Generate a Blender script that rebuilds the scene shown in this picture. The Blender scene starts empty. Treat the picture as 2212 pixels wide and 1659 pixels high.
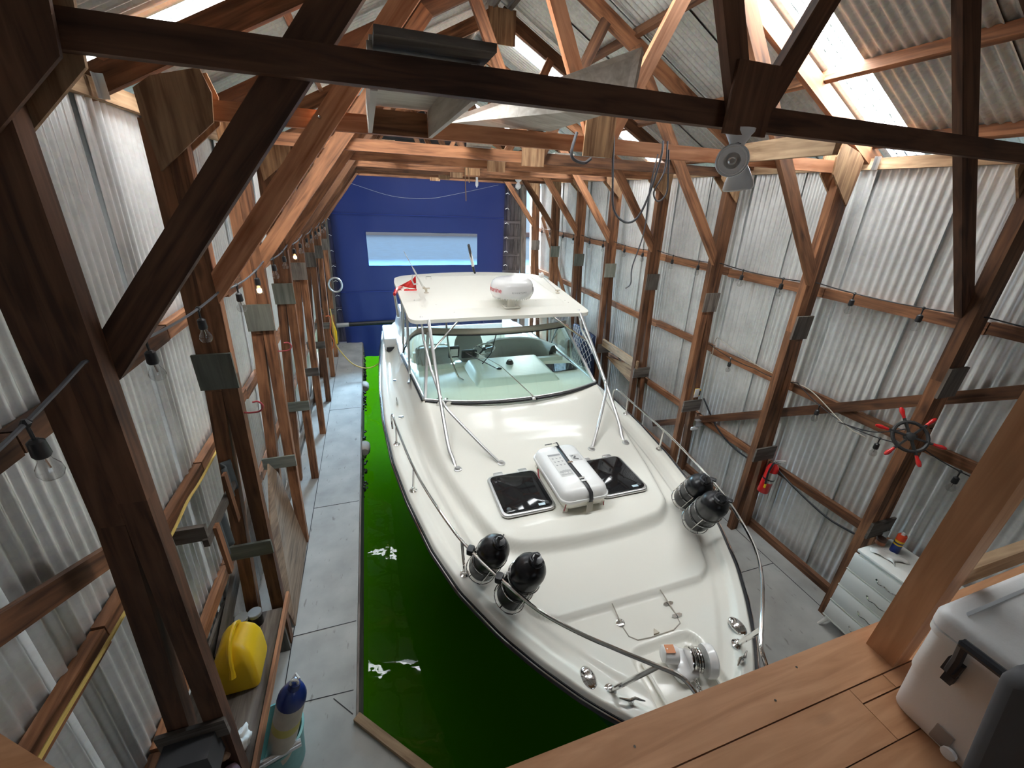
import bpy, bmesh, math, random
from mathutils import Vector, Matrix, Euler
random.seed(7)
C = bpy.context.scene.collection
sc = bpy.context.scene
PI = math.pi

# ------------------------------------------------------------------ camera
YAW, PIT, ROL, FPX = 0.33404, 0.42838, 0.04489, 880.0
cy, sy = math.cos(YAW), math.sin(YAW)
fwd = Vector((sy*math.cos(PIT), cy*math.cos(PIT), -math.sin(PIT)))
rt = Vector((cy, -sy, 0)); up = rt.cross(fwd)
r2 = math.cos(ROL)*rt + math.sin(ROL)*up
u2 = -math.sin(ROL)*rt + math.cos(ROL)*up
cam = bpy.data.cameras.new('camera'); co = bpy.data.objects.new('camera', cam); C.objects.link(co)
mw = Matrix((r2, u2, -fwd)).transposed().to_4x4(); mw.translation = Vector((0, 0, 3.7))
co.matrix_world = mw
cam.sensor_width = 36.0; cam.lens = FPX/2212*36.0; cam.clip_start = 0.02; cam.clip_end = 500
sc.camera = co

# ------------------------------------------------------------------ colour and light
sc.view_settings.view_transform = 'Standard'
sc.view_settings.look = 'None'
sc.view_settings.gamma = 1.0
sc.view_settings.use_curve_mapping = False
sc.view_settings.exposure = 0.5
cyc = sc.cycles
cyc.max_bounces = 7; cyc.diffuse_bounces = 4; cyc.glossy_bounces = 3; cyc.transmission_bounces = 6
cyc.transparent_max_bounces = 10; cyc.caustics_reflective = False; cyc.caustics_refractive = False
cyc.sample_clamp_indirect = 6.0; cyc.blur_glossy = 0.5
cyc.use_denoising = True

w = bpy.data.worlds.new('sky'); sc.world = w; w.use_nodes = True
wn = w.node_tree; wn.nodes.clear()
o_ = wn.nodes.new('ShaderNodeOutputWorld'); b_ = wn.nodes.new('ShaderNodeBackground')
tc = wn.nodes.new('ShaderNodeTexCoord'); sx = wn.nodes.new('ShaderNodeSeparateXYZ')
rp = wn.nodes.new('ShaderNodeValToRGB')
rp.color_ramp.elements[0].position = 0.45; rp.color_ramp.elements[0].color = (0.35, 0.45, 0.5, 1)
rp.color_ramp.elements[1].position = 0.60; rp.color_ramp.elements[1].color = (0.80, 0.90, 1.0, 1)
e3 = rp.color_ramp.elements.new(0.505); e3.color = (0.40, 0.66, 0.95, 1)
mr = wn.nodes.new('ShaderNodeMapRange'); mr.inputs[1].default_value = -1
wn.links.new(tc.outputs['Generated'], sx.inputs[0]); wn.links.new(sx.outputs['Z'], mr.inputs[0])
wn.links.new(mr.outputs[0], rp.inputs[0]); wn.links.new(rp.outputs[0], b_.inputs['Color'])
b_.inputs['Strength'].default_value = 1.3
wn.links.new(b_.outputs[0], o_.inputs[0])

def area(name, loc, rot, sxx, syy, power, col=(1, 1, 1), spread=PI):
    l = bpy.data.lights.new(name, 'AREA'); l.shape = 'RECTANGLE'; l.size = sxx; l.size_y = syy
    l.energy = power; l.color = col; l.spread = spread
    o = bpy.data.objects.new(name, l); C.objects.link(o); o.location = loc; o.rotation_euler = rot
    return o
XC = 1.52                      # ridge line
RZ = 5.62                      # sheet height at the ridge, falls 0.5 per metre
SLO = math.atan(0.5)
def roof_z(x): return RZ - 0.5*abs(x-XC)
# daylight falling on the translucent roof panels (one lamp just above each panel)
RIGHT_SKY = [(2.45, 2.87), (5.68, 6.11), (8.9, 9.33)]
LEFT_SKY = [(2.74, 3.17), (5.5, 5.93), (8.75, 9.18)]
for sgn, lst in ((1, RIGHT_SKY), (-1, LEFT_SKY)):
    for a, b in lst:
        xm = XC + sgn*1.45
        area('skylight_daylight', (xm + sgn*0.04, (a+b)/2, roof_z(xm)+0.10), (0, sgn*SLO, 0), 2.7, b-a, 205 if a < 4 else 105, (0.97, 0.99, 1.0))
# open sky over the harbour outside the curtain
area('harbour_sky', (1.5, 25.0, 9.0), (-math.radians(62), 0, 0), 18, 10, 90000, (0.93, 0.97, 1.0))
area('loft_fill_light', (1.6, -3.3, 3.3), (PI/2, 0, 0), 2.0, 1.8, 6, (1.0, 0.97, 0.93))  # added fill lamp behind the camera, brightens the loft and cooler

# ------------------------------------------------------------------ materials
MATS = {}
def newmat(name):
    m = bpy.data.materials.new(name); m.use_nodes = True
    nt = m.node_tree; b = nt.nodes['Principled BSDF']
    MATS[name] = m
    return m, nt, b
def plain(name, col, rough=0.5, metal=0.0, spec=0.5, trans=0.0, coat=0.0, ior=1.45, emis=None, estr=0, alpha=1.0, bump=0, bscale=60, var=0.0, vscale=8.0):
    m, nt, b = newmat(name)
    b.inputs['Base Color'].default_value = (*col, 1); b.inputs['Roughness'].default_value = rough
    b.inputs['Metallic'].default_value = metal; b.inputs['Specular IOR Level'].default_value = spec
    b.inputs['Transmission Weight'].default_value = trans; b.inputs['Coat Weight'].default_value = coat
    b.inputs['IOR'].default_value = ior; b.inputs['Alpha'].default_value = alpha
    if emis: b.inputs['Emission Color'].default_value = (*emis, 1); b.inputs['Emission Strength'].default_value = estr
    tc = nt.nodes.new('ShaderNodeTexCoord')
    if bump:
        n = nt.nodes.new('ShaderNodeTexNoise'); n.inputs['Scale'].default_value = bscale
        nt.links.new(tc.outputs['Object'], n.inputs['Vector'])
        bp = nt.nodes.new('ShaderNodeBump'); bp.inputs['Strength'].default_value = bump; bp.inputs['Distance'].default_value = 0.01
        nt.links.new(n.outputs['Fac'], bp.inputs['Height']); nt.links.new(bp.outputs[0], b.inputs['Normal'])
    if var:
        n = nt.nodes.new('ShaderNodeTexNoise'); n.inputs['Scale'].default_value = vscale; n.inputs['Detail'].default_value = 6
        nt.links.new(tc.outputs['Object'], n.inputs['Vector'])
        mx = nt.nodes.new('ShaderNodeMix'); mx.data_type = 'RGBA'
        mx.inputs['A'].default_value = (*[c*(1-var) for c in col], 1); mx.inputs['B'].default_value = (*[min(1, c*(1+var)) for c in col], 1)
        nt.links.new(n.outputs['Fac'], mx.inputs['Factor']); nt.links.new(mx.outputs['Result'], b.inputs['Base Color'])
    return m
def wood(name, dark, light, rough=0.7, knots=True, tintamt=0.35):
    """grain follows the 'gr' vertex attribute (length, width, thickness); 'tint' varies board to board"""
    m, nt, b = newmat(name)
    N = nt.nodes.new; L = nt.links.new
    at = N('ShaderNodeAttribute'); at.attribute_name = 'gr'
    ti = N('ShaderNodeAttribute'); ti.attribute_name = 'tint'
    mp = N('ShaderNodeMapping'); mp.inputs['Scale'].default_value = (1.3, 16, 16); L(at.outputs['Vector'], mp.inputs['Vector'])
    n1 = N('ShaderNodeTexNoise'); n1.inputs['Scale'].default_value = 1.6; n1.inputs['Detail'].default_value = 7; n1.inputs['Distortion'].default_value = 0.8
    L(mp.outputs[0], n1.inputs['Vector'])
    mp2 = N('ShaderNodeMapping'); mp2.inputs['Scale'].default_value = (2.0, 5, 5); L(at.outputs['Vector'], mp2.inputs['Vector'])
    n2 = N('ShaderNodeTexNoise'); n2.inputs['Scale'].default_value = 1.3; n2.inputs['Detail'].default_value = 3; L(mp2.outputs[0], n2.inputs['Vector'])
    mp3 = N('ShaderNodeMapping'); mp3.inputs['Scale'].default_value = (2.2, 6, 6); L(at.outputs['Vector'], mp3.inputs['Vector'])
    v = N('ShaderNodeTexVoronoi'); v.inputs['Scale'].default_value = 1.0; L(mp3.outputs[0], v.inputs['Vector'])
    kr = N('ShaderNodeValToRGB'); kr.color_ramp.elements[0].position = 0.05; kr.color_ramp.elements[0].color = (0.35, 0.35, 0.35, 1)
    kr.color_ramp.elements[1].position = 0.16; kr.color_ramp.elements[1].color = (1, 1, 1, 1); L(v.outputs['Distance'], kr.inputs[0])
    r = N('ShaderNodeValToRGB'); r.color_ramp.elements[0].position = 0.30; r.color_ramp.elements[0].color = (*dark, 1)
    r.color_ramp.elements[1].position = 0.68; r.color_ramp.elements[1].color = (*light, 1)
    ad = N('ShaderNodeMath'); ad.operation = 'MULTIPLY_ADD'; L(n2.outputs['Fac'], ad.inputs[0]); ad.inputs[1].default_value = 0.5; L(n1.outputs['Fac'], ad.inputs[2])
    sb = N('ShaderNodeMath'); sb.operation = 'SUBTRACT'; L(ad.outputs[0], sb.inputs[0]); sb.inputs[1].default_value = 0.25
    L(sb.outputs[0], r.inputs[0])
    ml = N('ShaderNodeMix'); ml.data_type = 'RGBA'; ml.blend_type = 'MULTIPLY'; ml.inputs['Factor'].default_value = 0.75 if knots else 0.0
    L(r.outputs[0], ml.inputs['A']); L(kr.outputs[0], ml.inputs['B'])
    hs = N('ShaderNodeHueSaturation')
    mr = N('ShaderNodeMapRange'); L(ti.outputs['Fac'], mr.inputs[0]); mr.inputs[3].default_value = 1-tintamt; mr.inputs[4].default_value = 1+tintamt
    L(mr.outputs[0], hs.inputs['Value']); L(ml.outputs['Result'], hs.inputs['Color'])
    L(hs.outputs[0], b.inputs['Base Color'])
    b.inputs['Roughness'].default_value = rough; b.inputs['Specular IOR Level'].default_value = 0.3
    bp = N('ShaderNodeBump'); bp.inputs['Strength'].default_value = 0.25; bp.inputs['Distance'].default_value = 0.004
    L(n1.outputs['Fac'], bp.inputs['Height']); L(bp.outputs[0], b.inputs['Normal'])
    return m

M_FIR = wood('fir_timber', (0.075, 0.030, 0.014), (0.29, 0.130, 0.062), tintamt=0.5)
M_SHADEFIR = wood('fir_shaded_tone', (0.045, 0.020, 0.011), (0.150, 0.070, 0.038))  # darker fir copy: shade on the nearest truss and column put into colour
M_LITFIR = wood('red_fir_lit_tone', (0.33, 0.12, 0.05), (0.62, 0.30, 0.16), knots=True, tintamt=0.2)  # red fir lightened: light falling on the second truss put into colour
M_OLD = wood('weathered_timber', (0.075, 0.06, 0.05), (0.20, 0.17, 0.145), 0.85)
M_PALE = wood('pale_timber', (0.22, 0.13, 0.07), (0.52, 0.36, 0.22))
M_PLY = wood('plywood', (0.16, 0.075, 0.035), (0.50, 0.31, 0.17), 0.6)
M_DULLPLY = wood('dull_plywood', (0.10, 0.065, 0.045), (0.24, 0.165, 0.11), 0.8)
M_LOFT = wood('loft_planks', (0.40, 0.19, 0.09), (0.58, 0.31, 0.165), 0.55, tintamt=0.12)
M_GREYPLY = wood('grey_treated_wood', (0.13, 0.135, 0.11), (0.24, 0.245, 0.205), 0.8, knots=False)
M_WHITEWASH = wood('old_white_painted_board', (0.55, 0.49, 0.42), (0.80, 0.75, 0.68), 0.7, knots=False, tintamt=0.1)

def metal_sheet(name, c1, c2):
    m, nt, b = newmat(name); N = nt.nodes.new; L = nt.links.new
    tc = N('ShaderNodeTexCoord')
    n = N('ShaderNodeTexNoise'); n.inputs['Scale'].default_value = 2.2; n.inputs['Detail'].default_value = 9; n.inputs['Roughness'].default_value = 0.7
    L(tc.outputs['Object'], n.inputs['Vector'])
    v = N('ShaderNodeTexVoronoi'); v.inputs['Scale'].default_value = 45; L(tc.outputs['Object'], v.inputs['Vector'])
    r = N('ShaderNodeValToRGB'); r.color_ramp.elements[0].position = 0.35; r.color_ramp.elements[0].color = (*c1, 1)
    r.color_ramp.elements[1].position = 0.62; r.color_ramp.elements[1].color = (*c2, 1)
    L(n.outputs['Fac'], r.inputs[0])
    mx = N('ShaderNodeMix'); mx.data_type = 'RGBA'; mx.blend_type = 'OVERLAY'; mx.inputs['Factor'].default_value = 0.16
    L(r.outputs[0], mx.inputs['A']); L(v.outputs['Color'], mx.inputs['B'])
    hsv = N('ShaderNodeHueSaturation'); hsv.inputs['Saturation'].default_value = 0.35
    L(mx.outputs['Result'], hsv.inputs['Color']); L(hsv.outputs[0], b.inputs['Base Color'])
    b.inputs['Metallic'].default_value = 0.45; b.inputs['Roughness'].default_value = 0.38
    return m
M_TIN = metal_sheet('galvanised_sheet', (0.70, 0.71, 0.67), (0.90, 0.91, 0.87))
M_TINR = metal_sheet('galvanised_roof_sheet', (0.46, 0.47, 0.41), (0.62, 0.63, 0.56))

def skylight_mat():
    m, nt, b = newmat('fibreglass_panel'); N = nt.nodes.new; L = nt.links.new
    out = nt.nodes['Material Output']; nt.nodes.remove(b)
    tc = N('ShaderNodeTexCoord'); n = N('ShaderNodeTexNoise'); n.inputs['Scale'].default_value = 30; n.inputs['Detail'].default_value = 4
    mp = N('ShaderNodeMapping'); mp.inputs['Scale'].default_value = (0.35, 1, 0.35)
    L(tc.outputs['Object'], mp.inputs[0]); L(mp.outputs[0], n.inputs['Vector'])
    r = N('ShaderNodeValToRGB'); r.color_ramp.elements[0].position = 0.36; r.color_ramp.elements[0].color = (0.10, 0.11, 0.12, 1)
    r.color_ramp.elements[1].position = 0.42; r.color_ramp.elements[1].color = (0.95, 0.97, 0.97, 1); L(n.outputs['Fac'], r.inputs[0])
    sp = N('ShaderNodeSeparateXYZ'); L(tc.outputs['Object'], sp.inputs[0])
    a = N('ShaderNodeMath'); a.operation = 'MULTIPLY'; a.inputs[1].default_value = 2*PI/0.0677; L(sp.outputs['Y'], a.inputs[0])
    c = N('ShaderNodeMath'); c.operation = 'COSINE'; L(a.outputs[0], c.inputs[0])
    n2 = N('ShaderNodeTexNoise'); n2.inputs['Scale'].default_value = 26; n2.inputs['Detail'].default_value = 6; n2.inputs['Roughness'].default_value = 0.8; L(tc.outputs['Object'], n2.inputs['Vector'])
    d = N('ShaderNodeMath'); d.operation = 'MULTIPLY_ADD'; d.inputs[1].default_value = 1.5; L(n2.outputs['Fac'], d.inputs[0]); L(c.outputs[0], d.inputs[2])
    g = N('ShaderNodeMath'); g.operation = 'LESS_THAN'; g.inputs[1].default_value = -0.22; L(d.outputs[0], g.inputs[0])
    cm = N('ShaderNodeMix'); cm.data_type = 'RGBA'; L(g.outputs[0], cm.inputs['Factor']); cm.inputs['A'].default_value = (0.95, 0.97, 0.97, 1); cm.inputs['B'].default_value = (0.020, 0.022, 0.021, 1)
    t = N('ShaderNodeBsdfTransparent'); tl = N('ShaderNodeBsdfTranslucent'); mx = N('ShaderNodeMixShader'); mx.inputs[0].default_value = 0.45
    L(cm.outputs['Result'], t.inputs[0]); L(cm.outputs['Result'], tl.inputs[0]); L(t.outputs[0], mx.inputs[1]); L(tl.outputs[0], mx.inputs[2]); L(mx.outputs[0], out.inputs[0])
    return m
M_SKYL = skylight_mat()

M_GEL = plain('cream_gelcoat', (0.86, 0.84, 0.76), 0.09, spec=0.13)
M_NONSKID = plain('cream_nonskid_deck', (0.86, 0.84, 0.76), 0.42, spec=0.3, bump=0.10, bscale=220)
M_WHITE = plain('white_plastic', (0.88, 0.87, 0.85), 0.25, coat=0.3)
M_HULL = plain('navy_hull', (0.012, 0.022, 0.05), 0.18, coat=0.5)
M_RUB = plain('black_rubber', (0.012, 0.012, 0.014), 0.35)
M_VINYLB = plain('black_vinyl', (0.010, 0.010, 0.012), 0.27, spec=0.5)
M_STEEL = plain('stainless_steel', (0.75, 0.74, 0.72), 0.12, metal=1.0)
M_ALU = plain('satin_aluminium', (0.68, 0.68, 0.68), 0.32, metal=0.9)
M_SMOKE = plain('smoked_acrylic', (0.008, 0.008, 0.009), 0.05, spec=0.35)
M_DKUPH = plain('grey_upholstery', (0.42, 0.39, 0.34), 0.6)
M_CANVAS = plain('cream_canvas', (0.50, 0.46, 0.38), 0.8)
M_BLACKPL = plain('black_plastic', (0.02, 0.02, 0.022), 0.4)
M_RED = plain('red_paint', (0.65, 0.02, 0.02), 0.25, coat=0.4)
M_YEL = plain('yellow_plastic', (0.80, 0.50, 0.015), 0.35, bump=0.08, bscale=40)
M_YROPE = plain('yellow_cord', (0.70, 0.50, 0.14), 0.7)
M_BLUEPL = plain('blue_vinyl', (0.012, 0.03, 0.16), 0.3, coat=0.3)
M_TEAL = plain('turquoise_plastic', (0.16, 0.38, 0.37), 0.4, var=0.2, vscale=15)
M_DIRTYW = plain('dirty_white_vinyl', (0.58, 0.52, 0.42), 0.5, var=0.2, vscale=14)
M_YSTAIN = plain('yellowed_vinyl', (0.58, 0.52, 0.14), 0.5, var=0.15, vscale=14)
M_COOL = plain('white_cooler_plastic', (0.86, 0.87, 0.87), 0.38, bump=0.05, bscale=120)
M_COOLBLK = plain('cooler_black_plastic', (0.018, 0.020, 0.026), 0.45)
M_DKGREY = plain('dark_grey_fabric', (0.06, 0.06, 0.065), 0.8)
M_DRESS = plain('white_painted_wood', (0.82, 0.81, 0.75), 0.45, var=0.04)
M_CABLE = plain('grey_cable', (0.10, 0.10, 0.11), 0.6)
M_CABLEB = plain('black_cable', (0.015, 0.015, 0.018), 0.5)
M_IRON = plain('black_iron', (0.03, 0.03, 0.03), 0.5)
M_CHALK = plain('white_enamel', (0.78, 0.79, 0.80), 0.3)
M_ORANGE = plain('orange_cord', (0.75, 0.18, 0.06), 0.6)
M_PAPER = plain('white_cloth', (0.72, 0.71, 0.67), 0.9, bump=0.3, bscale=30)
M_MUSSEL = plain('black_mussels', (0.02, 0.02, 0.018), 0.5)
M_LOG = plain('worn_roller', (0.45, 0.42, 0.38), 0.7, var=0.3, vscale=10)
M_REDHOOK = plain('red_vinyl_hook', (0.35, 0.05, 0.06), 0.4)
M_PURPLE = plain('dusty_purple_plastic', (0.09, 0.05, 0.065), 0.6, var=0.3)
M_WARN = plain('orange_label', (0.60, 0.22, 0.08), 0.5)
M_INKRED = plain('red_ink', (0.55, 0.03, 0.04), 0.4)
M_INKGREY = plain('grey_ink', (0.28, 0.28, 0.28), 0.5)
M_GREYPAPER = plain('grey_sticker', (0.55, 0.54, 0.52), 0.5)
M_BACKWALL = wood('old_grey_planks', (0.035, 0.03, 0.028), (0.115, 0.10, 0.095), 0.9)

def dock_mat():
    m, nt, b = newmat('grey_deck_paint'); N = nt.nodes.new; L = nt.links.new
    tc = N('ShaderNodeTexCoord'); n = N('ShaderNodeTexNoise'); n.inputs['Scale'].default_value = 3; n.inputs['Detail'].default_value = 8
    L(tc.outputs['Object'], n.inputs['Vector'])
    r = N('ShaderNodeValToRGB'); r.color_ramp.elements[0].position = 0.3; r.color_ramp.elements[0].color = (0.31, 0.305, 0.285, 1)
    r.color_ramp.elements[1].position = 0.7; r.color_ramp.elements[1].color = (0.44, 0.435, 0.405, 1); L(n.outputs['Fac'], r.inputs[0])
    n2 = N('ShaderNodeTexNoise'); n2.inputs['Scale'].default_value = 22; n2.inputs['Detail'].default_value = 5
    mp = N('ShaderNodeMapping'); mp.inputs['Scale'].default_value = (1, 0.35, 1); L(tc.outputs['Object'], mp.inputs[0]); L(mp.outputs[0], n2.inputs['Vector'])
    r2 = N('ShaderNodeValToRGB'); r2.color_ramp.elements[0].position = 0.27; r2.color_ramp.elements[0].color = (0.5, 0.48, 0.45, 1)
    r2.color_ramp.elements[1].position = 0.36; r2.color_ramp.elements[1].color = (1, 1, 1, 1); L(n2.outputs['Fac'], r2.inputs[0])
    mx = N('ShaderNodeMix'); mx.data_type = 'RGBA'; mx.blend_type = 'MULTIPLY'; mx.inputs['Factor'].default_value = 0.8
    L(r.outputs[0], mx.inputs['A']); L(r2.outputs[0], mx.inputs['B']); L(mx.outputs['Result'], b.inputs['Base Color'])
    b.inputs['Roughness'].default_value = 0.6
    return m
M_DOCK = dock_mat()

def curtain_mat():
    m, nt, b = newmat('blue_tarpaulin'); N = nt.nodes.new; L = nt.links.new
    out = nt.nodes['Material Output']
    b.inputs['Base Color'].default_value = (0.003, 0.009, 0.065, 1); b.inputs['Roughness'].default_value = 0.6
    tl = N('ShaderNodeBsdfTranslucent'); tl.inputs[0].default_value = (0.0001, 0.0003, 0.0018, 1)
    mx = N('ShaderNodeAddShader'); L(b.outputs[0], mx.inputs[0]); L(tl.outputs[0], mx.inputs[1]); L(mx.outputs[0], out.inputs[0])
    return m
M_CURT = curtain_mat()
def film(name, col, glossfac=0.06, rough=0.05, ior=1.4, bump=0, haze=0.0):
    """clear sheet: coloured see-through plus a fresnel reflection"""
    m, nt, b = newmat(name); N = nt.nodes.new; L = nt.links.new
    out = nt.nodes['Material Output']; nt.nodes.remove(b)
    t = N('ShaderNodeBsdfTransparent'); t.inputs[0].default_value = (*col, 1)
    g = N('ShaderNodeBsdfGlossy'); g.inputs['Roughness'].default_value = rough
    ge = N('ShaderNodeNewGeometry'); dt = N('ShaderNodeVectorMath'); dt.operation = 'DOT_PRODUCT'
    L(ge.outputs['Incoming'], dt.inputs[0]); L(ge.outputs['Normal'], dt.inputs[1])
    ab = N('ShaderNodeMath'); ab.operation = 'ABSOLUTE'; L(dt.outputs['Value'], ab.inputs[0])
    om = N('ShaderNodeMath'); om.operation = 'SUBTRACT'; om.inputs[0].default_value = 1.0; L(ab.outputs[0], om.inputs[1])
    pw = N('ShaderNodeMath'); pw.operation = 'POWER'; L(om.outputs[0], pw.inputs[0]); pw.inputs[1].default_value = 5.0
    f0 = ((ior-1)/(ior+1))**2
    f = N('ShaderNodeMath'); f.operation = 'MULTIPLY_ADD'; L(pw.outputs[0], f.inputs[0]); f.inputs[1].default_value = 1-f0; f.inputs[2].default_value = f0
    ad = N('ShaderNodeMath'); ad.operation = 'ADD'; ad.use_clamp = True; ad.inputs[1].default_value = glossfac
    L(f.outputs[0], ad.inputs[0])
    mx = N('ShaderNodeMixShader'); L(ad.outputs[0], mx.inputs[0]); L(t.outputs[0], mx.inputs[1]); L(g.outputs[0], mx.inputs[2])
    last = mx
    if haze:
        d = N('ShaderNodeBsdfTranslucent'); d.inputs[0].default_value = (0.8, 0.8, 0.8, 1)
        m2 = N('ShaderNodeMixShader'); m2.inputs[0].default_value = haze; L(mx.outputs[0], m2.inputs[1]); L(d.outputs[0], m2.inputs[2]); last = m2
    L(last.outputs[0], out.inputs[0])
    if bump:
        tc = N('ShaderNodeTexCoord'); n = N('ShaderNodeTexNoise'); n.inputs['Scale'].default_value = bump; n.inputs['Detail'].default_value = 3
        L(tc.outputs['Object'], n.inputs['Vector'])
        bp = N('ShaderNodeBump'); bp.inputs['Strength'].default_value = 0.25; bp.inputs['Distance'].default_value = 0.02
        L(n.outputs['Fac'], bp.inputs['Height']); L(bp.outputs[0], g.inputs['Normal'])
    return m
M_GLASS = film('tinted_windshield_glass', (0.78, 0.90, 0.85), 0.02, 0.02)
M_VINYL = film('clear_vinyl', (0.80, 0.82, 0.84), 0.05, 0.12, bump=9, haze=0.05)
M_CURTWIN = film('curtain_window_vinyl', (0.42, 0.62, 0.80), 0.0, 0.2, bump=4, haze=0.004)
M_BULB = film('bulb_glass', (0.90, 0.90, 0.90), 0.06, 0.02)
M_WATER = film('water_surface', (0.45, 0.75, 0.30), 0.0, 0.015, ior=1.33, bump=2.2)
M_LIT = plain('glowing_filament', (1, 0.8, 0.4), 0.5, emis=(1.0, 0.55, 0.18), estr=30)
M_BED = plain('algae_green_bed', (0.0130, 0.029, 0.0002), 0.9, spec=0.0)
M_SEA = plain('harbour_water', (0.03, 0.10, 0.17), 0.30, bump=0.6, bscale=3.0, var=0.7, vscale=1.6)
M_PIER = plain('far_pier_timber', (0.20, 0.13, 0.12), 0.8)

# ------------------------------------------------------------------ mesh tools
ORG = {}
class MB:
    def __init__(s): s.v = []; s.f = []; s.g = []; s.t = []; s.m = []
    def add(s, vs, fs, gr=None, tint=None, mi=0):
        n = len(s.v); t = random.random() if tint is None else tint
        off = Vector((random.random()*50, random.random()*50, random.random()*50))
        s.v += [Vector(v) for v in vs]
        s.g += [Vector(g)+off for g in (gr if gr else vs)]
        s.t += [t]*len(vs)
        s.f += [tuple(i+n for i in f) for f in fs]; s.m += [mi]*len(fs)
        return s
    def box(s, c, d, rot=None, mi=0, tint=None, axis=None):
        """box centred at c with full sizes d; grain along the longest side"""
        h = [x/2 for x in d]; R = Euler(rot).to_matrix() if rot else Matrix.Identity(3)
        P = [Vector((sx*h[0], sy_*h[1], sz*h[2])) for sx in (-1, 1) for sy_ in (-1, 1) for sz in (-1, 1)]
        k = max(range(3), key=lambda i: d[i]) if axis is None else axis
        gr = [(p[k], p[(k+1) % 3], p[(k+2) % 3]) for p in P]
        F = [(0, 1, 3, 2), (4, 6, 7, 5), (0, 4, 5, 1), (2, 3, 7, 6), (0, 2, 6, 4), (1, 5, 7, 3)]
        return s.add([R @ p + Vector(c) for p in P], F, gr, tint, mi)
    def beam(s, a, b, w_, h, ref=(0, 1, 0), mi=0, tint=None):
        """beam from a to b: w_ measured along ref (made square to the axis), h along the third direction"""
        a, b = Vector(a), Vector(b); ax = (b-a); ln = ax.length; ax.normalize()
        r = Vector(ref); r = (r - ax*r.dot(ax)).normalized(); q = ax.cross(r)
        vs = []; gr = []
        for e, t in ((a, 0), (b, ln)):
            for i, j in ((-1, -1), (1, -1), (1, 1), (-1, 1)):
                vs.append(e + r*(i*w_/2) + q*(j*h/2)); gr.append((t, i*w_/2, j*h/2))
        F = [(0, 3, 2, 1), (4, 5, 6, 7), (0, 1, 5, 4), (1, 2, 6, 5), (2, 3, 7, 6), (3, 0, 4, 7)]
        return s.add(vs, F, gr, tint, mi)
    def tube(s, pts, r, n=8, mi=0, closed=False, cap=True, rs=None):
        pts = [Vector(p) for p in pts]; m = len(pts); base = len(s.v)
        vs = []; gr = []; prev = None; dist = 0
        for k, p in enumerate(pts):
            if closed: d = pts[(k+1) % m] - pts[k-1]
            else: d = pts[min(k+1, m-1)] - pts[max(k-1, 0)]
            d.normalize()
            if prev is None:
                prev = Vector((0, 0, 1)) if abs(d.z) < 0.9 else Vector((1, 0, 0))
            x = (prev - d*prev.dot(d))
            if x.length < 1e-5: x = Vector((1, 0, 0)) - d*d.x
            x.normalize(); prev = x; y = d.cross(x)
            rr = rs[k] if rs else r
            if k: dist += (p-pts[k-1]).length
            for i in range(n):
                a = 2*PI*i/n; vs.append(p + x*(rr*math.cos(a)) + y*(rr*math.sin(a))); gr.append((dist, rr*math.cos(a), rr*math.sin(a)))
        F = []
        for k in range(m if closed else m-1):
            k2 = (k+1) % m
            for i in range(n):
                j = (i+1) % n; F.append((k*n+i, k*n+j, k2*n+j, k2*n+i))
        if cap and not closed:
            F.append(tuple(range(n-1, -1, -1))); F.append(tuple((m-1)*n+i for i in range(n)))
        return s.add(vs, F, gr, None, mi)
    def lathe(s, prof, c=(0, 0, 0), axis=(0, 0, 1), n=20, mi=0, tint=None):
        """prof: (radius, height) pairs along axis from c"""
        ax = Vector(axis).normalized(); x = Vector((1, 0, 0)) if abs(ax.x) < 0.8 else Vector((0, 1, 0))
        x = (x - ax*x.dot(ax)).normalized(); y = ax.cross(x); c = Vector(c)
        vs = []
        for r, h in prof:
            for i in range(n):
                a = 2*PI*i/n; vs.append(c + ax*h + x*(r*math.cos(a)) + y*(r*math.sin(a)))
        F = []
        for k in range(len(prof)-1):
            for i in range(n):
                j = (i+1) % n; F.append((k*n+i, k*n+j, (k+1)*n+j, (k+1)*n+i))
        if prof[0][0] > 1e-4: F.append(tuple(range(n-1, -1, -1)))
        if prof[-1][0] > 1e-4: F.append(tuple((len(prof)-1)*n+i for i in range(n)))
        return s.add(vs, F, None, tint, mi)
    def prism(s, poly, d, mi=0, tint=None, axis=0):
        """polygon of 3D points extruded by vector d"""
        P = [Vector(p) for p in poly]; d = Vector(d); n = len(P)
        vs = P + [p+d for p in P]
        F = [tuple(range(n)), tuple(range(2*n-1, n-1, -1))] + [(i, i+n, (i+1) % n+n, (i+1) % n) for i in range(n)]
        gr = [(v[axis], v[(axis+1) % 3], v[(axis+2) % 3]) for v in vs]
        return s.add(vs, F, gr, tint, mi)
    def grid(s, fn, nu, nv, mi=0, closed_u=False):
        vs = [fn(i/(nu-1), j/(nv-1)) for i in range(nu) for j in range(nv)]
        F = [(i*nv+j, (i+1)*nv+j, (i+1)*nv+j+1, i*nv+j+1) for i in range(nu-1) for j in range(nv-1)]
        return s.add(vs, F, None, None, mi)
    def rbox(s, c, d, r=0.02, seg=3, rot=None, mi=0, zr=None):
        """box with rounded vertical corners and softly rounded top and bottom edges"""
        hx, hy, hz = d[0]/2, d[1]/2, d[2]/2; r = min(r, hx*0.98, hy*0.98)
        e = min(zr if zr is not None else r*0.6, hz*0.95)
        R = Euler(rot).to_matrix() if rot else Matrix.Identity(3); c = Vector(c)
        rings = []
        lv = [(-hz, e)] + [(-hz+e-e*math.cos(PI/2*k/seg), e-e*math.sin(PI/2*k/seg)) for k in range(1, seg+1)]
        lv += [(-z, q) for z, q in reversed(lv)]
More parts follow.
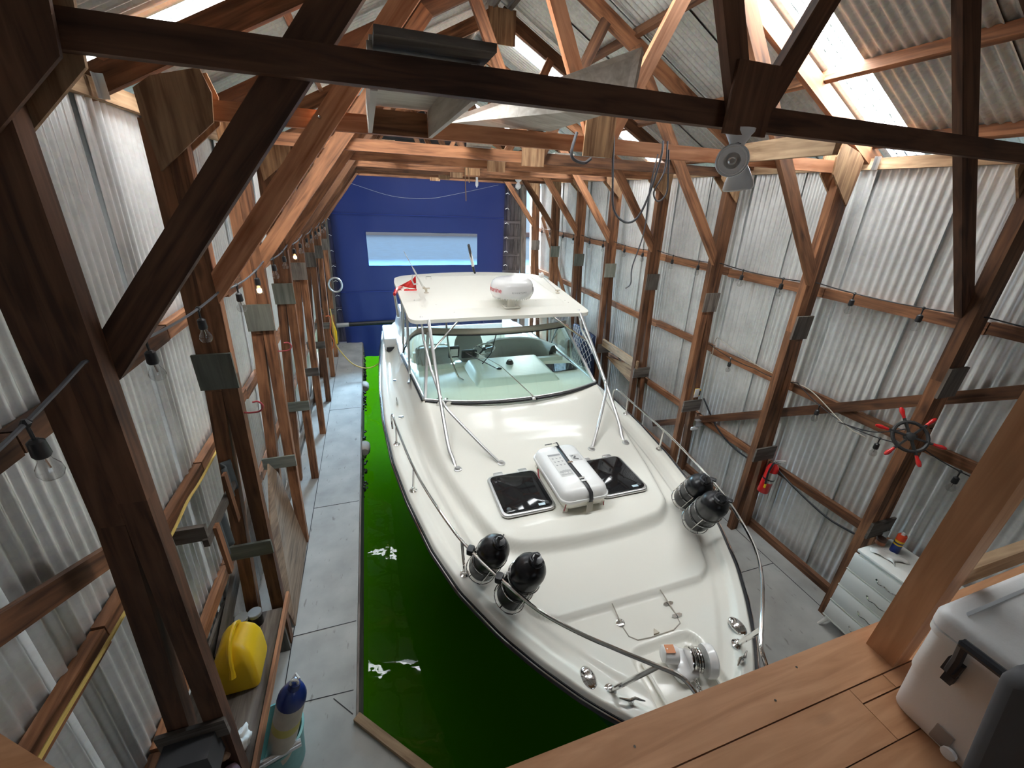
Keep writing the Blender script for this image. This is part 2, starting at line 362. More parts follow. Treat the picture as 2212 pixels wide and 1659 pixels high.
        for z, ins in lv:
            for cx_, cy_, a0 in ((1, 1, 0), (-1, 1, PI/2), (-1, -1, PI), (1, -1, 1.5*PI)):
                for k in range(seg+1):
                    a = a0 + PI/2*k/seg
                    rings.append(R @ Vector((cx_*(hx-r) + (r-min(ins, r*0.9))*math.cos(a), cy_*(hy-r) + (r-min(ins, r*0.9))*math.sin(a), z)) + c)
        n = 4*(seg+1); m = len(lv); F = []
        for k in range(m-1):
            for i in range(n): F.append((k*n+i, k*n+(i+1) % n, (k+1)*n+(i+1) % n, (k+1)*n+i))
        F.append(tuple(range(n-1, -1, -1))); F.append(tuple((m-1)*n+i for i in range(n)))
        return s.add(rings, F, None, None, mi)
    def build(s, name, mat, parent=None, smooth=35, sub=0, solid=0):
        me = bpy.data.meshes.new(name)
        o = Vector(ORG.get(parent.name, (0, 0, 0))) if parent else Vector((0, 0, 0))
        me.from_pydata([tuple(v-o) for v in s.v], [], s.f)
        mats = mat if isinstance(mat, (list, tuple)) else [mat]
        for mm in mats: me.materials.append(mm)
        if len(mats) > 1:
            for p, i in zip(me.polygons, s.m): p.material_index = i
        a = me.attributes.new('gr', 'FLOAT_VECTOR', 'POINT'); a.data.foreach_set('vector', [x for g in s.g for x in g])
        a = me.attributes.new('tint', 'FLOAT', 'POINT'); a.data.foreach_set('value', s.t)
        bm = bmesh.new(); bm.from_mesh(me); bmesh.ops.recalc_face_normals(bm, faces=bm.faces); bm.to_mesh(me); bm.free()
        if smooth:
            for p in me.polygons: p.use_smooth = True
            me.set_sharp_from_angle(angle=math.radians(smooth))
        ob = bpy.data.objects.new(name, me); C.objects.link(ob)
        if parent: ob.parent = parent; ORG[ob.name] = o
        if solid:
            md = ob.modifiers.new('solid', 'SOLIDIFY'); md.thickness = solid; md.offset = 0
        if sub:
            md = ob.modifiers.new('sub', 'SUBSURF'); md.levels = sub; md.render_levels = sub
        return ob
def thing(name, label, cat, loc=(0, 0, 0), group=None):
    o = bpy.data.objects.new(name, None); C.objects.link(o); o.location = loc; o.empty_display_size = 0.1
    o['label'] = label; o['category'] = cat
    if group: o['group'] = group
    ORG[o.name] = Vector(loc)
    return o
def tag(o, label, cat, group=None, kind=None):
    o['label'] = label; o['category'] = cat
    if group: o['group'] = group
    if kind: o['kind'] = kind
    return o
def struct(o): o['kind'] = 'structure'; return o
def copy_tree(o, parent=None):
    c = o.copy(); C.objects.link(c); c.parent = parent
    for ch in o.children: copy_tree(ch, c)
    return c
def text_mesh(s, size, depth=0.0005):
    """flat lettering as vertices and faces in the XY plane"""
    cu = bpy.data.curves.new('t', 'FONT'); cu.body = s; cu.size = size; cu.extrude = depth; cu.align_x = 'CENTER'; cu.align_y = 'CENTER'
    cu.resolution_u = 2
    ob = bpy.data.objects.new('t', cu); C.objects.link(ob)
    bpy.context.view_layer.update()
    me = bpy.data.meshes.new_from_object(ob)
    vs = [v.co.copy() for v in me.vertices]; fs = [tuple(p.vertices) for p in me.polygons]
    bpy.data.objects.remove(ob); bpy.data.curves.remove(cu); bpy.data.meshes.remove(me)
    return vs, fs
ORDN = ['first', 'second', 'third', 'fourth', 'fifth', 'sixth', 'seventh', 'eighth', 'ninth']
# ================================================================== setting
XW = 1.495
def xin(z, s): return XW + s*(2.335 + 0.04*(4-z))          # inner face of the columns
def xwall(z, s): return XW + s*(2.905 - 0.05*z)            # inside of the wall sheets
PITCH = 0.0677; AMP = 0.011
def sheet_runs(y0, y1, cover=0.64, jit=0.0):
    out = []; y = y0
    while y < y1 - 0.05:
        e = min(y + cover, y1); out.append((y, e)); y = e
    return out
def corr_wall(s, y0, y1, zs, name, mat, first=0.0):
    m = MB()
    for (a, b) in sheet_runs(y0 + first, y1):
        b2 = b + 0.14; n = int((b2-a)/PITCH*8); vs = []
        for i in range(n+1):
            y = a + (b2-a)*i/n; t = (y-a)/(b2-a)
            for z in zs:
                vs.append((xwall(z, s) + s*(AMP*math.cos(2*PI*y/PITCH) - 0.038*(1-t) + 0.018), y, z))
        k = len(zs)
        m.add(vs, [(i*k+j, (i+1)*k+j, (i+1)*k+j+1, i*k+j+1) for i in range(n) for j in range(k-1)])
    return m.build(name, mat, smooth=80)
struct(corr_wall(1, -3.8, 10.45, [-0.12, 1, 2, 3, 4.14], 'wall_right', M_TIN, 0.17))
struct(corr_wall(-1, -3.8, 11.3, [-0.12, 1, 2, 3, 4.14], 'wall_left', M_TIN, 0.10))
# last bay of the right wall is translucent sheet
struct(corr_wall(1, 10.5, 11.25, [-0.12, 2, 4.14], 'window_9', M_SKYL))

def corr_roof(s, runs, name, mat, cover=0.64, drop=0.0):
    m = MB()
    for (y0, y1) in runs:
        for (a, b) in sheet_runs(y0, y1, cover):
            b2 = b + (0.13 if cover < 5 else 0); n = max(8, int((b2-a)/PITCH*8)); vs = []
            for i in range(n+1):
                y = a + (b2-a)*i/n; t = (y-a)/(b2-a)
                dz = AMP*math.cos(2*PI*y/PITCH) - (0.017*(1-t) if cover < 5 else 0) + drop
                for d in (0.03, 1.6, 3.1):
                    vs.append((XC + s*d, y, RZ - 0.5*d + dz))
            m.add(vs, [(i*3+j, (i+1)*3+j, (i+1)*3+j+1, i*3+j+1) for i in range(n) for j in range(2)])
    return m.build(name, mat, smooth=80)
def gaps(lst, y0, y1):
    out = []; y = y0
    for a, b in lst: out.append((y, a+0.02)); y = b-0.02
    out.append((y, y1)); return out
for s, lst, nm, k0 in ((1, RIGHT_SKY, 'ceiling', 1), (-1, LEFT_SKY, 'ceiling', 10)):
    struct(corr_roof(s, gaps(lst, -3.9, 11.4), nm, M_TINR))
    for k, ab in enumerate(lst): struct(corr_roof(s, [ab], 'window_%d' % (1+k+(4 if s < 0 else 0)), M_SKYL, 9, 0.012))
m = MB(); m.box((XC, 3.75, RZ+0.035), (0.34, 15.3, 0.006)); struct(m.build('trim_1', M_TINR))

# back wall of the loft, behind the camera, with an opening added at the fill lamp
m = MB()
m.box((-0.35, -3.8, 2.0), (2.2, 0.05, 4.4)); m.box((3.45, -3.8, 2.0), (2.0, 0.05, 4.4)); m.box((1.55, -3.8, 4.75), (5.9, 0.05, 1.3)); m.box((1.55, -3.8, 1.1), (2.2, 0.05, 2.4))
struct(m.build('wall_near', M_OLD))

# far end wall: grey planks either side of the blue curtain and a boarded gable
m = MB()
x = -1.42
while x < -0.80: m.box((x+0.07, 11.30, 1.9), (0.135, 0.03, 4.5)); x += 0.14
x = 3.44
while x < 3.95: m.box((x+0.055, 11.30, 1.9), (0.105, 0.03, 4.5)); x += 0.112
for z in (0.6, 1.0, 1.4, 1.8, 2.25, 2.7, 3.1): m.box((3.70, 11.27, z), (0.50, 0.03, 0.07), tint=0.9)
for z in (0.9, 2.0, 3.1): m.box((-1.1, 11.27, z), (0.62, 0.03, 0.09))
m.add([(-1.5, 11.32, 4.1), (4.5, 11.32, 4.1), (XC, 11.32, 5.6), (-1.5, 11.36, 4.1), (4.5, 11.36, 4.1), (XC, 11.36, 5.6)],
      [(0, 1, 2), (3, 5, 4), (0, 3, 4, 1), (1, 4, 5, 2), (2, 5, 3, 0)])
m.box((-1.12, 11.34, 1.9), (0.64, 0.03, 4.6)); m.box((3.70, 11.34, 1.9), (0.56, 0.03, 4.6))
struct(m.build('wall_far', M_BACKWALL))

# blue curtain door with a clear window strip
WX0, WX1, WZ0, WZ1 = -0.08, 2.71, 2.0, 2.80
xs = [-0.84 + (3.44+0.84)*i/60 for i in range(61)]; xs = sorted(set([x for x in xs if abs(x-WX0) > .03 and abs(x-WX1) > .03] + [WX0, WX1]))
zs = [-0.42 + (4.06+0.42)*i/56 for i in range(57)]; zs = sorted(set([z for z in zs if abs(z-WZ0) > .03 and abs(z-WZ1) > .03] + [WZ0, WZ1]))
def cw(x, z): return 11.16 + 0.012*math.sin(x*3.1+z) + 0.008*math.sin(x*9+1.3*z) + (0.02*math.sin(x*14) if z < 0.45 else 0)
ct = thing('blue_curtain', 'blue tarpaulin curtain door with a clear strip window, closing the far end', 'curtain', (1.3, 11.16, 4.06))
m = MB(); n = len(zs)
m.add([(x, cw(x, z), z) for x in xs for z in zs],
      [(i*n+j, (i+1)*n+j, (i+1)*n+j+1, i*n+j+1) for i in range(len(xs)-1) for j in range(n-1)
       if not (WX0 <= (xs[i]+xs[i+1])/2 <= WX1 and WZ0 <= (zs[j]+zs[j+1])/2 <= WZ1)])
m.build('cloth', M_CURT, ct, smooth=80)
m = MB(); m.grid(lambda u, v: (WX0-.02 + (WX1-WX0+.04)*u, 11.165+0.01*math.sin(u*17), WZ0-.02 + (WZ1-WZ0+.04)*v), 30, 8); m.build('window_strip', M_CURTWIN, ct, smooth=80)
m = MB()
for z in (1.35, 3.2): m.box((1.3, 11.14, z), (4.26, 0.006, 0.03))
m.build('seam_band', plain('curtain_seam', (0.015, 0.03, 0.16), 0.7), ct)
for s_, xx in ((-1, -0.86), (1, 3.46)):
    for k in range(9):
        z = 0.9 + k*0.36
        m = MB(); m.tube([(xx+s_*0.0, 11.13, z), (xx+s_*0.05, 11.11, z+0.03), (xx+s_*0.10, 11.13, z-0.005)], 0.008, 5)
        m.build('eyelet_tie', M_PAPER, ct)
m = MB(); m.tube([(-0.9, 11.02, 0.54), (3.5, 11.02, 0.60)], 0.055, 14); rb = m.build('roller_bar', M_BLACKPL); tag(rb, 'long dark roller bar lying across the lower part of the blue curtain', 'bar')
m = MB(); m.tube([(-1.02, 11.02, 0.535), (-0.72, 11.02, 0.542)], 0.062, 14); m.build('end_cap', M_ALU, rb)

# floor: grey painted walkway, U shaped, with chamfered inner corners
Pl = [(-1.5, -3.9), (-1.5, 12.2), (-0.45, 12.2), (-0.45, 2.03), (0.62, 0.92), (2.35, 0.92), (3.44, 2.05), (3.44, 11.1), (4.5, 11.1), (4.5, -3.9)]
m = MB(); m.prism([(x, y, 0) for x, y in Pl], (0, 0, -0.10))
struct(m.build('floor', M_DOCK, smooth=0))
m = MB()   # plank seams and joints, thin dark grooves standing as caulked lines
for (x0, y0, x1, y1) in ((-1.0, -1, -1.0, 11), (-1.0, 2.86, -0.46, 2.86), (-1.0, 2.27, -0.47, 2.24), (-0.47, 2.06, -0.62, 2.22), (-1.0, 4.6, -0.46, 4.6), (-1.0, 7.3, -0.46, 7.3),
                         (4.06, 0.5, 4.08, 11), (3.46, 2.26, 4.06, 2.26), (3.5, 4.9, 4.06, 4.9)):
    m.beam((x0, y0, 0.0005), (x1, y1, 0.0005), 0.007, 0.003, ref=(0, 0, 1) if False else (y1-y0, x0-x1, 0))
struct(m.build('trim_2', M_RUB, smooth=0))
m = MB()
m.box((-0.447, 7.1, -0.2), (0.03, 10.1, 0.34)); m.box((3.437, 6.6, -0.2), (0.03, 9.1, 0.34))
m.beam((-0.45, 2.03, -0.2), (0.62, 0.92, -0.2), 0.34, 0.03, ref=(0, 0, 1)); m.beam((3.44, 2.05, -0.2), (2.35, 0.92, -0.2), 0.34, 0.03, ref=(0, 0, 1)); m.box((1.5, 0.92, -0.2), (1.8, 0.03, 0.34))
struct(m.build('trim_3', M_OLD, smooth=0))
kb = MB(); kb.beam((-0.44, 2.02, 0.02), (0.62, 0.93, 0.02), 0.045, 0.06, ref=(0, 0, 1)); tag(kb.build('edge_batten', M_PALE), 'narrow wooden batten along the cut corner of the grey walkway', 'batten')
# boards along the wall feet
m = MB(); m.box((4.30, 1.9, 0.045), (0.06, 4.6, 0.09)); m.box((4.31, 7.6, 0.045), (0.06, 6.4, 0.09)); struct(m.build('baseboard_right', M_FIR))
m = MB(); m.box((-1.33, 7.5, 0.045), (0.06, 7.0, 0.09)); struct(m.build('baseboard_left', M_OLD))

# water in the slip, its bed, and the harbour outside
m = MB(); m.add([(-1.5, -1, -0.42), (4.5, -1, -0.42), (4.5, 24, -0.42), (-1.5, 24, -0.42)], [(0, 1, 2, 3)])
wt = struct(m.build('water', M_WATER, smooth=0))
m = MB(); m.add([(-3.5, -3, -2.4), (6.5, -3, -2.4), (6.5, 24, -2.4), (-3.5, 24, -2.4)], [(0, 1, 2, 3)])
struct(m.build('ground', M_BED, smooth=0))
m = MB(); m.add([(-90, 24, -0.46), (90, 24, -0.46), (90, 160, -0.46), (-90, 160, -0.46)], [(0, 1, 2, 3)])
struct(m.build('sea', M_SEA, smooth=0))
pr = MB(); pr.box((3, 48.5, -0.25), (60, 1.2, 0.5)); tag(pr.build('far_pier', M_PIER), 'low reddish pier seen far out through the curtain window', 'pier')

# ================================================================== timber frame
COLY = [1.63, 2.85, 4.07, 5.29, 6.51, 7.73, 8.95, 10.17]
LW, RW = 'walkway wall', 'fire-extinguisher wall'
def column(s, y, k, near=False):
    lab = 'paired timber column on the %s, %s counting from the loft' % (RW if s > 0 else LW, ORDN[k])
    t = thing('timber_column', lab, 'column', (xin(0, s)+s*0.1, y, 0), 'timber columns carrying the roof')
    d = 0.075; FM = M_SHADEFIR if (s < 0 and k == 0) else M_FIR
    m = MB(); m.beam((xin(0, s)+s*0.045, y, 0), (xin(2.6, s)+s*0.045, y, 2.6), d, 0.09); m.beam((xin(2.6, s)+s*0.045, y, 2.6), (xin(4.0, s)+s*0.045, y, 3.98), d, 0.09)
    m.build('leg', FM, t, smooth=0)
    m = MB(); m.beam((xin(0, s)+s*0.255, y+0.004, 0), (xin(2.5, s)+s*0.138, y+0.004, 2.5), d, 0.09); m.beam((xin(2.5, s)+s*0.138, y+0.004, 2.5), (xin(4.0, s)+s*0.138, y+0.004, 3.98), d, 0.09)
    m.build('post', FM, t, smooth=0)
    bm_ = M_GREYPLY if (s < 0 and k in (1, 2, 3)) or (s > 0 and k in (4, 5, 6)) else M_OLD
    zu = 2.62 + random.uniform(-.03, .03); zl = 1.15 + random.uniform(-.03, .03)
    if not (s < 0 and k == 0):
        m = MB(); m.box((xin(zu, s)+s*0.095, y-d/2-0.011, zu), (0.21, 0.02, 0.235)); m.build('spacer_block', bm_, t, smooth=0)
    m = MB(); m.box((xin(zl, s)+s*0.14, y-d/2-0.011, zl), (0.30, 0.02, 0.13 if s < 0 else 0.17), axis=0); m.build('spacer_block', bm_ if s < 0 else M_OLD, t, smooth=0)
    return t
for k, y in enumerate(COLY):
    column(-1, y - 0.015, k); column(1, y, k)
for s in (-1, 1):
    t = thing('corner_post', 'dark end post standing beside the blue curtain on the %s' % (RW if s > 0 else LW), 'post', (xin(0, s), 11.1, 0))
    m = MB(); m.beam((xin(0, s)+s*0.1, 11.1, 0), (xin(4, s)+s*0.1, 11.1, 4.0), 0.09, 0.14); m.build('shaft', M_OLD, t, smooth=0)

# girts, one length per bay
GZ = {1: (0.925, 1.955, 2.975), -1: (0.955, 1.905, 2.88)}
BAY = [0.41] + COLY + [11.1]
ROWN = ['lowest', 'middle', 'upper']
for s in (-1, 1):
    for b in range(len(BAY)-1):
        for r in range(3):
            z = GZ[s][r] + random.uniform(-.012, .012); z2 = z + random.uniform(-.015, .015)
            if s > 0 and r == 2 and b == 1: z = z2 = 2.975
            m = MB(); xa = xwall(z, s) - s*0.045
            m.beam((xa, BAY[b]+0.004, z), (xwall(z2, s) - s*0.045, BAY[b+1]-0.004, z2), 0.09, 0.05, ref=(0, 0, 1))
            o = m.build('wall_girt', M_FIR, smooth=0)
            tag(o, '%s wooden wall rail on the %s, %s bay from the loft' % (ROWN[r], RW if s > 0 else LW, ORDN[b]), 'wall rail', 'horizontal wall rails between the columns')
for s in (-1, 1):
    m = MB(); z = 4.088
    m.beam((xwall(z, s)-s*0.03, -3.7, z), (xwall(z, s)-s*0.03, 11.2, z), 0.085, 0.045, ref=(0, 0, 1))
    tag(m.build('wall_plate', M_PALE, smooth=0), 'long pale plate board along the top of the %s' % (RW if s > 0 else LW), 'beam')
# diagonal wind braces
m = MB(); m.beam((xwall(.3, 1)-0.09, 4.95, 0.30), (xwall(2.7, 1)-0.09, 1.0, 2.82), 0.03, 0.095, ref=(1, 0, 0)); tag(m.build('wind_brace', M_FIR, smooth=0), 'long diagonal brace board rising towards the loft behind the ship wheel', 'brace')
m = MB(); m.beam((xwall(2.3, -1)+0.09, 1.75, 2.22), (xwall(2.8, -1)+0.09, 0.4, 2.80), 0.03, 0.095, ref=(1, 0, 0)); tag(m.build('wind_brace', M_FIR, smooth=0), 'short diagonal board on the walkway wall beside the nearest column', 'brace')
m = MB(); m.beam((xwall(3, 1)-0.15, 10.1, 3.3), (xwall(1, 1)-0.15, 7.8, 0.9), 0.03, 0.1, ref=(1, 0, 0)); tag(m.build('wind_brace', M_FIR, smooth=0), 'diagonal brace board at the far end of the fire-extinguisher wall', 'brace')

# purlins under the roof sheets
for s in (-1, 1):
    for i, d in enumerate((0.10, 0.93, 1.86, 2.62)):
        x = XC + s*d; z = roof_z(x) - 0.065
        m = MB(); nrm = Vector((s*0.5, 0, 1)).normalized()
        if i == 3: z = roof_z(x) - 0.06
        m.beam((x, -3.7, z), (x, 11.28, z), 0.09, 0.04, ref=nrm)
        tag(m.build('purlin', M_FIR if i else M_OLD, smooth=0), '%s long roof purlin on the %s side, counting down from the ridge' % (ORDN[i], 'fire-extinguisher' if s > 0 else 'walkway'), 'purlin', 'roof purlins')

def truss(y, k):
    t = thing('roof_truss', '%s timber roof truss counting away from the loft' % ORDN[k] if k else 'nearest shaded timber roof truss, the one carrying the white flood lamps', 'roof truss', (XC, y, 4.0), 'timber roof trusses')
    mat = M_SHADEFIR if k == 0 else M_FIR
    m = MB(); m.box((XW-1.17, y, 4.045), (2.33, 0.045, 0.09), tint=0.5 if k < 2 else None); m.box((XW+1.17, y, 4.045), (2.33, 0.045, 0.09), tint=0.5 if k < 2 else None); m.build('tie_beam', M_LITFIR if k == 1 else mat, t, smooth=0)
    for s in (-1, 1):
        a = Vector((XC + s*2.92, y, roof_z(XC+s*2.92) - 0.155)); b = Vector((XC + s*0.01, y, RZ - 0.16))
        m = MB(); m.beam(a, b, 0.045, 0.12); m.build('rafter', mat, t, smooth=0)
        # web from the middle of the tie beam to the rafter
        m = MB(); yy = y - 0.047
        m.beam((XC + s*0.03, yy, 4.02), (XC + s*0.58, yy, 5.11), 0.045, 0.09); m.build('web', M_LITFIR if k == 1 else mat, t, smooth=0)
        # long brace from the column up past the tie beam to the rafter
        yb = y + 0.047 if k == 0 else y - 0.047
        m = MB(); x0 = XW + s*2.45
        e0 = Vector((x0, yb, 3.055)); e1 = Vector((x0 - s*1.53, yb, 3.055+1.915))
        # lower end cut upright against the leg
        ax = (e1-e0).normalized(); q = Vector((s*ax.z, 0, abs(ax.x)))*1.0; q = Vector((-s*ax.z*-1, 0, abs(ax.x))); hw = 0.055
        up_ = Vector((s*abs(ax.z), 0, abs(ax.x)))          # across the width, pointing up and outward
        P = [e0 + up_*hw + ax*0.07, e0 - up_*hw - ax*0.0, e1 - up_*hw, e1 + up_*hw]
        xi = XW + s*2.372
        def at_x(p): tt = (xi - p.x)/ax.x; return p + ax*tt
        P[0] = at_x(e0 + up_*hw); P[1] = at_x(e0 - up_*hw)
        poly = [Vector((p.x, yb-0.022, p.z)) for p in P]
        ln = [((p-e0).dot(ax), (p-e0).dot(up_), 0) for p in P]
        vs = poly + [p + Vector((0, 0.044, 0)) for p in poly]
        m.add(vs, [(0, 1, 2, 3), (7, 6, 5, 4), (0, 4, 5, 1), (1, 5, 6, 2), (2, 6, 7, 3), (3, 7, 4, 0)], ln + [(a_, b_, 0.04) for a_, b_, c_ in ln], 0.5 if k < 2 else None)
        m.build('brace', M_LITFIR if (k == 1 and s < 0) else mat, t, smooth=0)
        gy = y - 0.078
        G = [(2.49, 4.0), (2.47, 3.75), (2.19, 3.985), (2.17, 4.11), (2.20, 4.21), (2.41, 4.155), (2.49, 4.10)]
        if k == 0: G = [(2.52, 4.2), (2.51, 3.66), (2.185, 3.975), (2.165, 4.12), (2.17, 4.22), (2.41, 4.155)]
        m = MB(); m.prism([(XW + s*gx, gy, gz) for gx, gz in G], (0, 0.014, 0), axis=2); m.build('corner_gusset', M_PLY if k else M_SHADEFIR, t, smooth=0)
        m = MB(); m.prism([(XW + s*gx, y+0.03, gz) for gx, gz in G], (0, 0.014, 0), axis=2); m.build('corner_gusset', M_PLY, t, smooth=0)
    m = MB(); m.box((XC-0.03, y-0.078, 4.09), (0.215, 0.014, 0.24), axis=2); m.build('splice_gusset', M_PLY if k else M_SHADEFIR, t, smooth=0)
    m = MB(); m.box((XC, y-0.078, 5.32), (0.30, 0.014, 0.30), axis=2); m.build('peak_gusset', M_PLY if k else M_SHADEFIR, t, smooth=0)
    for s in ((-1,) if k == 1 else ()):
        m = MB(); m.lathe([(0.011, 0), (0.011, 0.010), (0.005, 0.018)], (XW+s*1.69, y-0.07, 4.05), (0, -1, 0), 8); m.build('bolt', M_STEEL, t)
    return t
for k, y in enumerate(COLY): truss(y, k)
# hanger plates where the plates meet the gussets
for s, y in ((-1, 2.79), (1, 2.79)):
    m = MB(); m.box((XW+s*2.60, y-0.03, 4.09), (0.03, 0.004, 0.10)); m.box((XW+s*2.617, y-0.045, 4.09), (0.004, 0.03, 0.10))
    tag(m.build('metal_hanger', M_ALU), 'small galvanised hanger plate beside the second truss on the %s' % (RW if s > 0 else LW), 'bracket')
# ================================================================== the boat
BX = 1.65
HB = [(0.80, 0), (0.86, 0.22), (0.93, 0.36), (1.0, 0.46), (1.08, 0.54), (1.22, 0.67), (1.47, 0.86), (1.73, 1.03), (2.15, 1.24), (2.6, 1.385), (3.3, 1.53), (4.0, 1.63), (5.0, 1.695), (6.0, 1.705), (7.0, 1.68), (8.0, 1.63), (9.1, 1.56)]
def interp(tab, y):
    if y <= tab[0][0]: return tab[0][1]
    for (a, b), (c, d) in zip(tab, tab[1:]):
        if y <= c:
            return b + (d-b)*(y-a)/(c-a)
    return tab[-1][1]
def hb(y):
    return (interp(HB, y-0.05)+2*interp(HB, y)+interp(HB, y+0.05))/4 if 0.9 < y < 9 else interp(HB, y)
def ss(x, a, b):
    t = max(0, min(1, (x-a)/(b-a))); return t*t*(3-2*t)
WT = [(2.2, 0.78), (2.5, 0.89), (3.05, 1.05), (3.8, 1.22), (4.6, 1.33), (6.4, 1.42), (9, 1.42)]
ZT = [(2.2, 1.065), (2.4, 1.085), (3.3, 1.10), (3.6, 1.115), (4.0, 1.20), (4.4, 1.335), (4.6, 1.375), (5.0, 1.37), (5.6, 1.33), (6.4, 1.28), (6.6, 1.15), (9, 1.12)]
def ztrunk(y): return (interp(ZT, y-0.12)+interp(ZT, y)+interp(ZT, y+0.12))/3
def rounded(dx, dy, r):
    """signed inside distance of a corner rounded by r"""
    if dx < r and dy < r: return r - math.hypot(r-dx, r-dy)
    return min(dx, dy)
def deck_z(x, y):
    ax = abs(x); h = hb(y); sl = (hb(y+0.05)-hb(y-0.05))/0.1 if y > 0.9 else 2.0
    d = (h-ax)*math.cos(math.atan(sl))
    z = 0.93 + 0.045*ss(d, -0.005, 0.03)                  # rolled outer edge
    z -= 0.030*ss(d, 0.085, 0.14)                         # gutter
    z += 0.012*ss(d, 0.20, 0.26)
    # broad step: platform forward of the trunk
    wp = h - 0.30
    dp = rounded(wp-ax, y-1.71, 0.14)
    z += 0.036*ss(dp, -0.018, 0.008) * (1-0.0*y)
    # trunk with a softly bowed front
    yf = 2.27 + 0.22*(ax/0.9)**2*0.5
    dt = rounded(interp(WT, y)-ax, (y-yf), 0.20)
    zt = ztrunk(y) + 0.012*(1-(ax/1.3)**2)
    k = ss(dt, -0.035-0.06*ss(y, 3.2, 4.6), 0.05+0.10*ss(y, 3.2, 4.6))
    z = z + (zt-z)*k
    # windlass well near the stem
    dw = rounded(0.27-abs(ax-0.0), 1.38-y, 0.10)
    z -= 0.035*ss(dw, -0.005, 0.02)
    # cockpit well
    dc = rounded(1.16-ax, y-5.95, 0.15)
    if dc > -0.03: z = z + (0.25-z)*ss(dc, -0.02, 0.02)
    return z
boat = thing('cabin_cruiser', 'cream-decked white cabin cruiser with navy hull, hardtop and bow rails, moored in the slip', 'boat', (BX, 5.0, -0.42))
ys = []
y = 0.80
while y < 9.1:
    ys.append(y); y += 0.02 if y < 2.7 else (0.035 if y < 4.8 else 0.06)
us = []
N1 = 64
for i in range(-N1, N1+1):
    t = i/N1; us.append(math.copysign(1-(1-abs(t))**1.25, t))
m = MB(); vs = [(BX+u*hb(y), y, deck_z(u*hb(y), y)) for y in ys for u in us]; n = len(us)
fs = [(i*n+j, i*n+j+1, (i+1)*n+j+1, (i+1)*n+j) for i in range(len(ys)-1) for j in range(n-1)]
m.add(vs, fs); m.build('deck', M_GEL, boat, smooth=60)
# hull sides: flared topsides to a chine and V bottom
def hull_pt(y, s, v):
    h = hb(y); f = max(0.0, min(1.0, (y-0.8)/3.2))
    zk = -1.0 + 1.9*(1-min(1, (y-0.8)/1.6))**2.2 if y < 2.4 else -1.0       # keel rises to the stem
    if v < 0.12: return (BX + s*(h+0.012-0.004*v), y, 0.955-0.22*v/0.12*0.25)
    t = (v-0.12)/0.88
    zc = 0.90 + (zk-0.90)*t
    flare = (1-t)**(0.75+1.0*(1-f)) if f < 1 else (1-t**3*0.9)
    flare = (1-t)**(0.45+1.3*(1-f)) * 1.0
    return (BX + s*max(0.0, h*flare), y, zc)
for s in (1, -1):
    m = MB(); vs = []; nv = 15
    for y in ys: vs += [hull_pt(y, s, k/(nv-1)) for k in range(nv)]
    m.add(vs, [(i*nv+j, i*nv+j+1, (i+1)*nv+j+1, (i+1)*nv+j) for i in range(len(ys)-1) for j in range(nv-1)])
    m.build('hull_side', M_HULL, boat, smooth=60)
m = MB(); m.prism([(BX-1.54, 9.08, 0.95), (BX+1.54, 9.08, 0.95), (BX+1.3, 9.08, -0.5), (BX-1.3, 9.08, -0.5)], (0, 0.05, 0)); m.build('transom', M_WHITE, boat)
# rub rail
for s in (1, -1):
    m = MB(); m.tube([(BX+s*(hb(y)+0.012), y, 0.925) for y in ys[::3]], 0.022, 8); m.build('rub_rail', M_RUB, boat)
    m = MB(); m.tube([(BX+s*(hb(y)+0.020), y, 0.945) for y in ys[::3]], 0.007, 6); m.build('rail_insert', M_STEEL, boat)
# deck hatches
for s, lab in ((-1, 'smoked hatch on the water side'), (1, 'smoked hatch half under the raft canister')):
    cx_, cy_, cz = BX + s*0.50, 2.93, deck_z(0.5, 2.93)
    m = MB(); m.rbox((cx_, cy_, cz+0.014), (0.53, 0.60, 0.035), 0.07, 4); fr = m.build('deck_hatch', M_ALU, boat)
    m = MB(); m.rbox((cx_, cy_, cz+0.034), (0.475, 0.545, 0.012), 0.055, 4, zr=0.004); m.build('hatch_lens', M_SMOKE, fr)
    for hx in (-0.13, 0.13):
        m = MB(); m.rbox((cx_+hx, cy_+0.315, cz+0.022), (0.10, 0.05, 0.02), 0.012, 2); m.build('hinge', M_ALU, fr)
    m = MB(); m.box((cx_+0.13, cy_-0.235, cz+0.0405), (0.065, 0.030, 0.001)); m.build('sticker', plain('pale_blue_sticker_%d' % (s+1), (0.55, 0.68, 0.75), 0.4), fr)
    for hx in (-0.185, 0.185):
        m = MB(); m.lathe([(0.022, 0), (0.022, 0.004), (0.018, 0.006)], (cx_+hx, cy_-0.225, cz+0.040), n=16); m.build('latch', M_BLACKPL, fr)
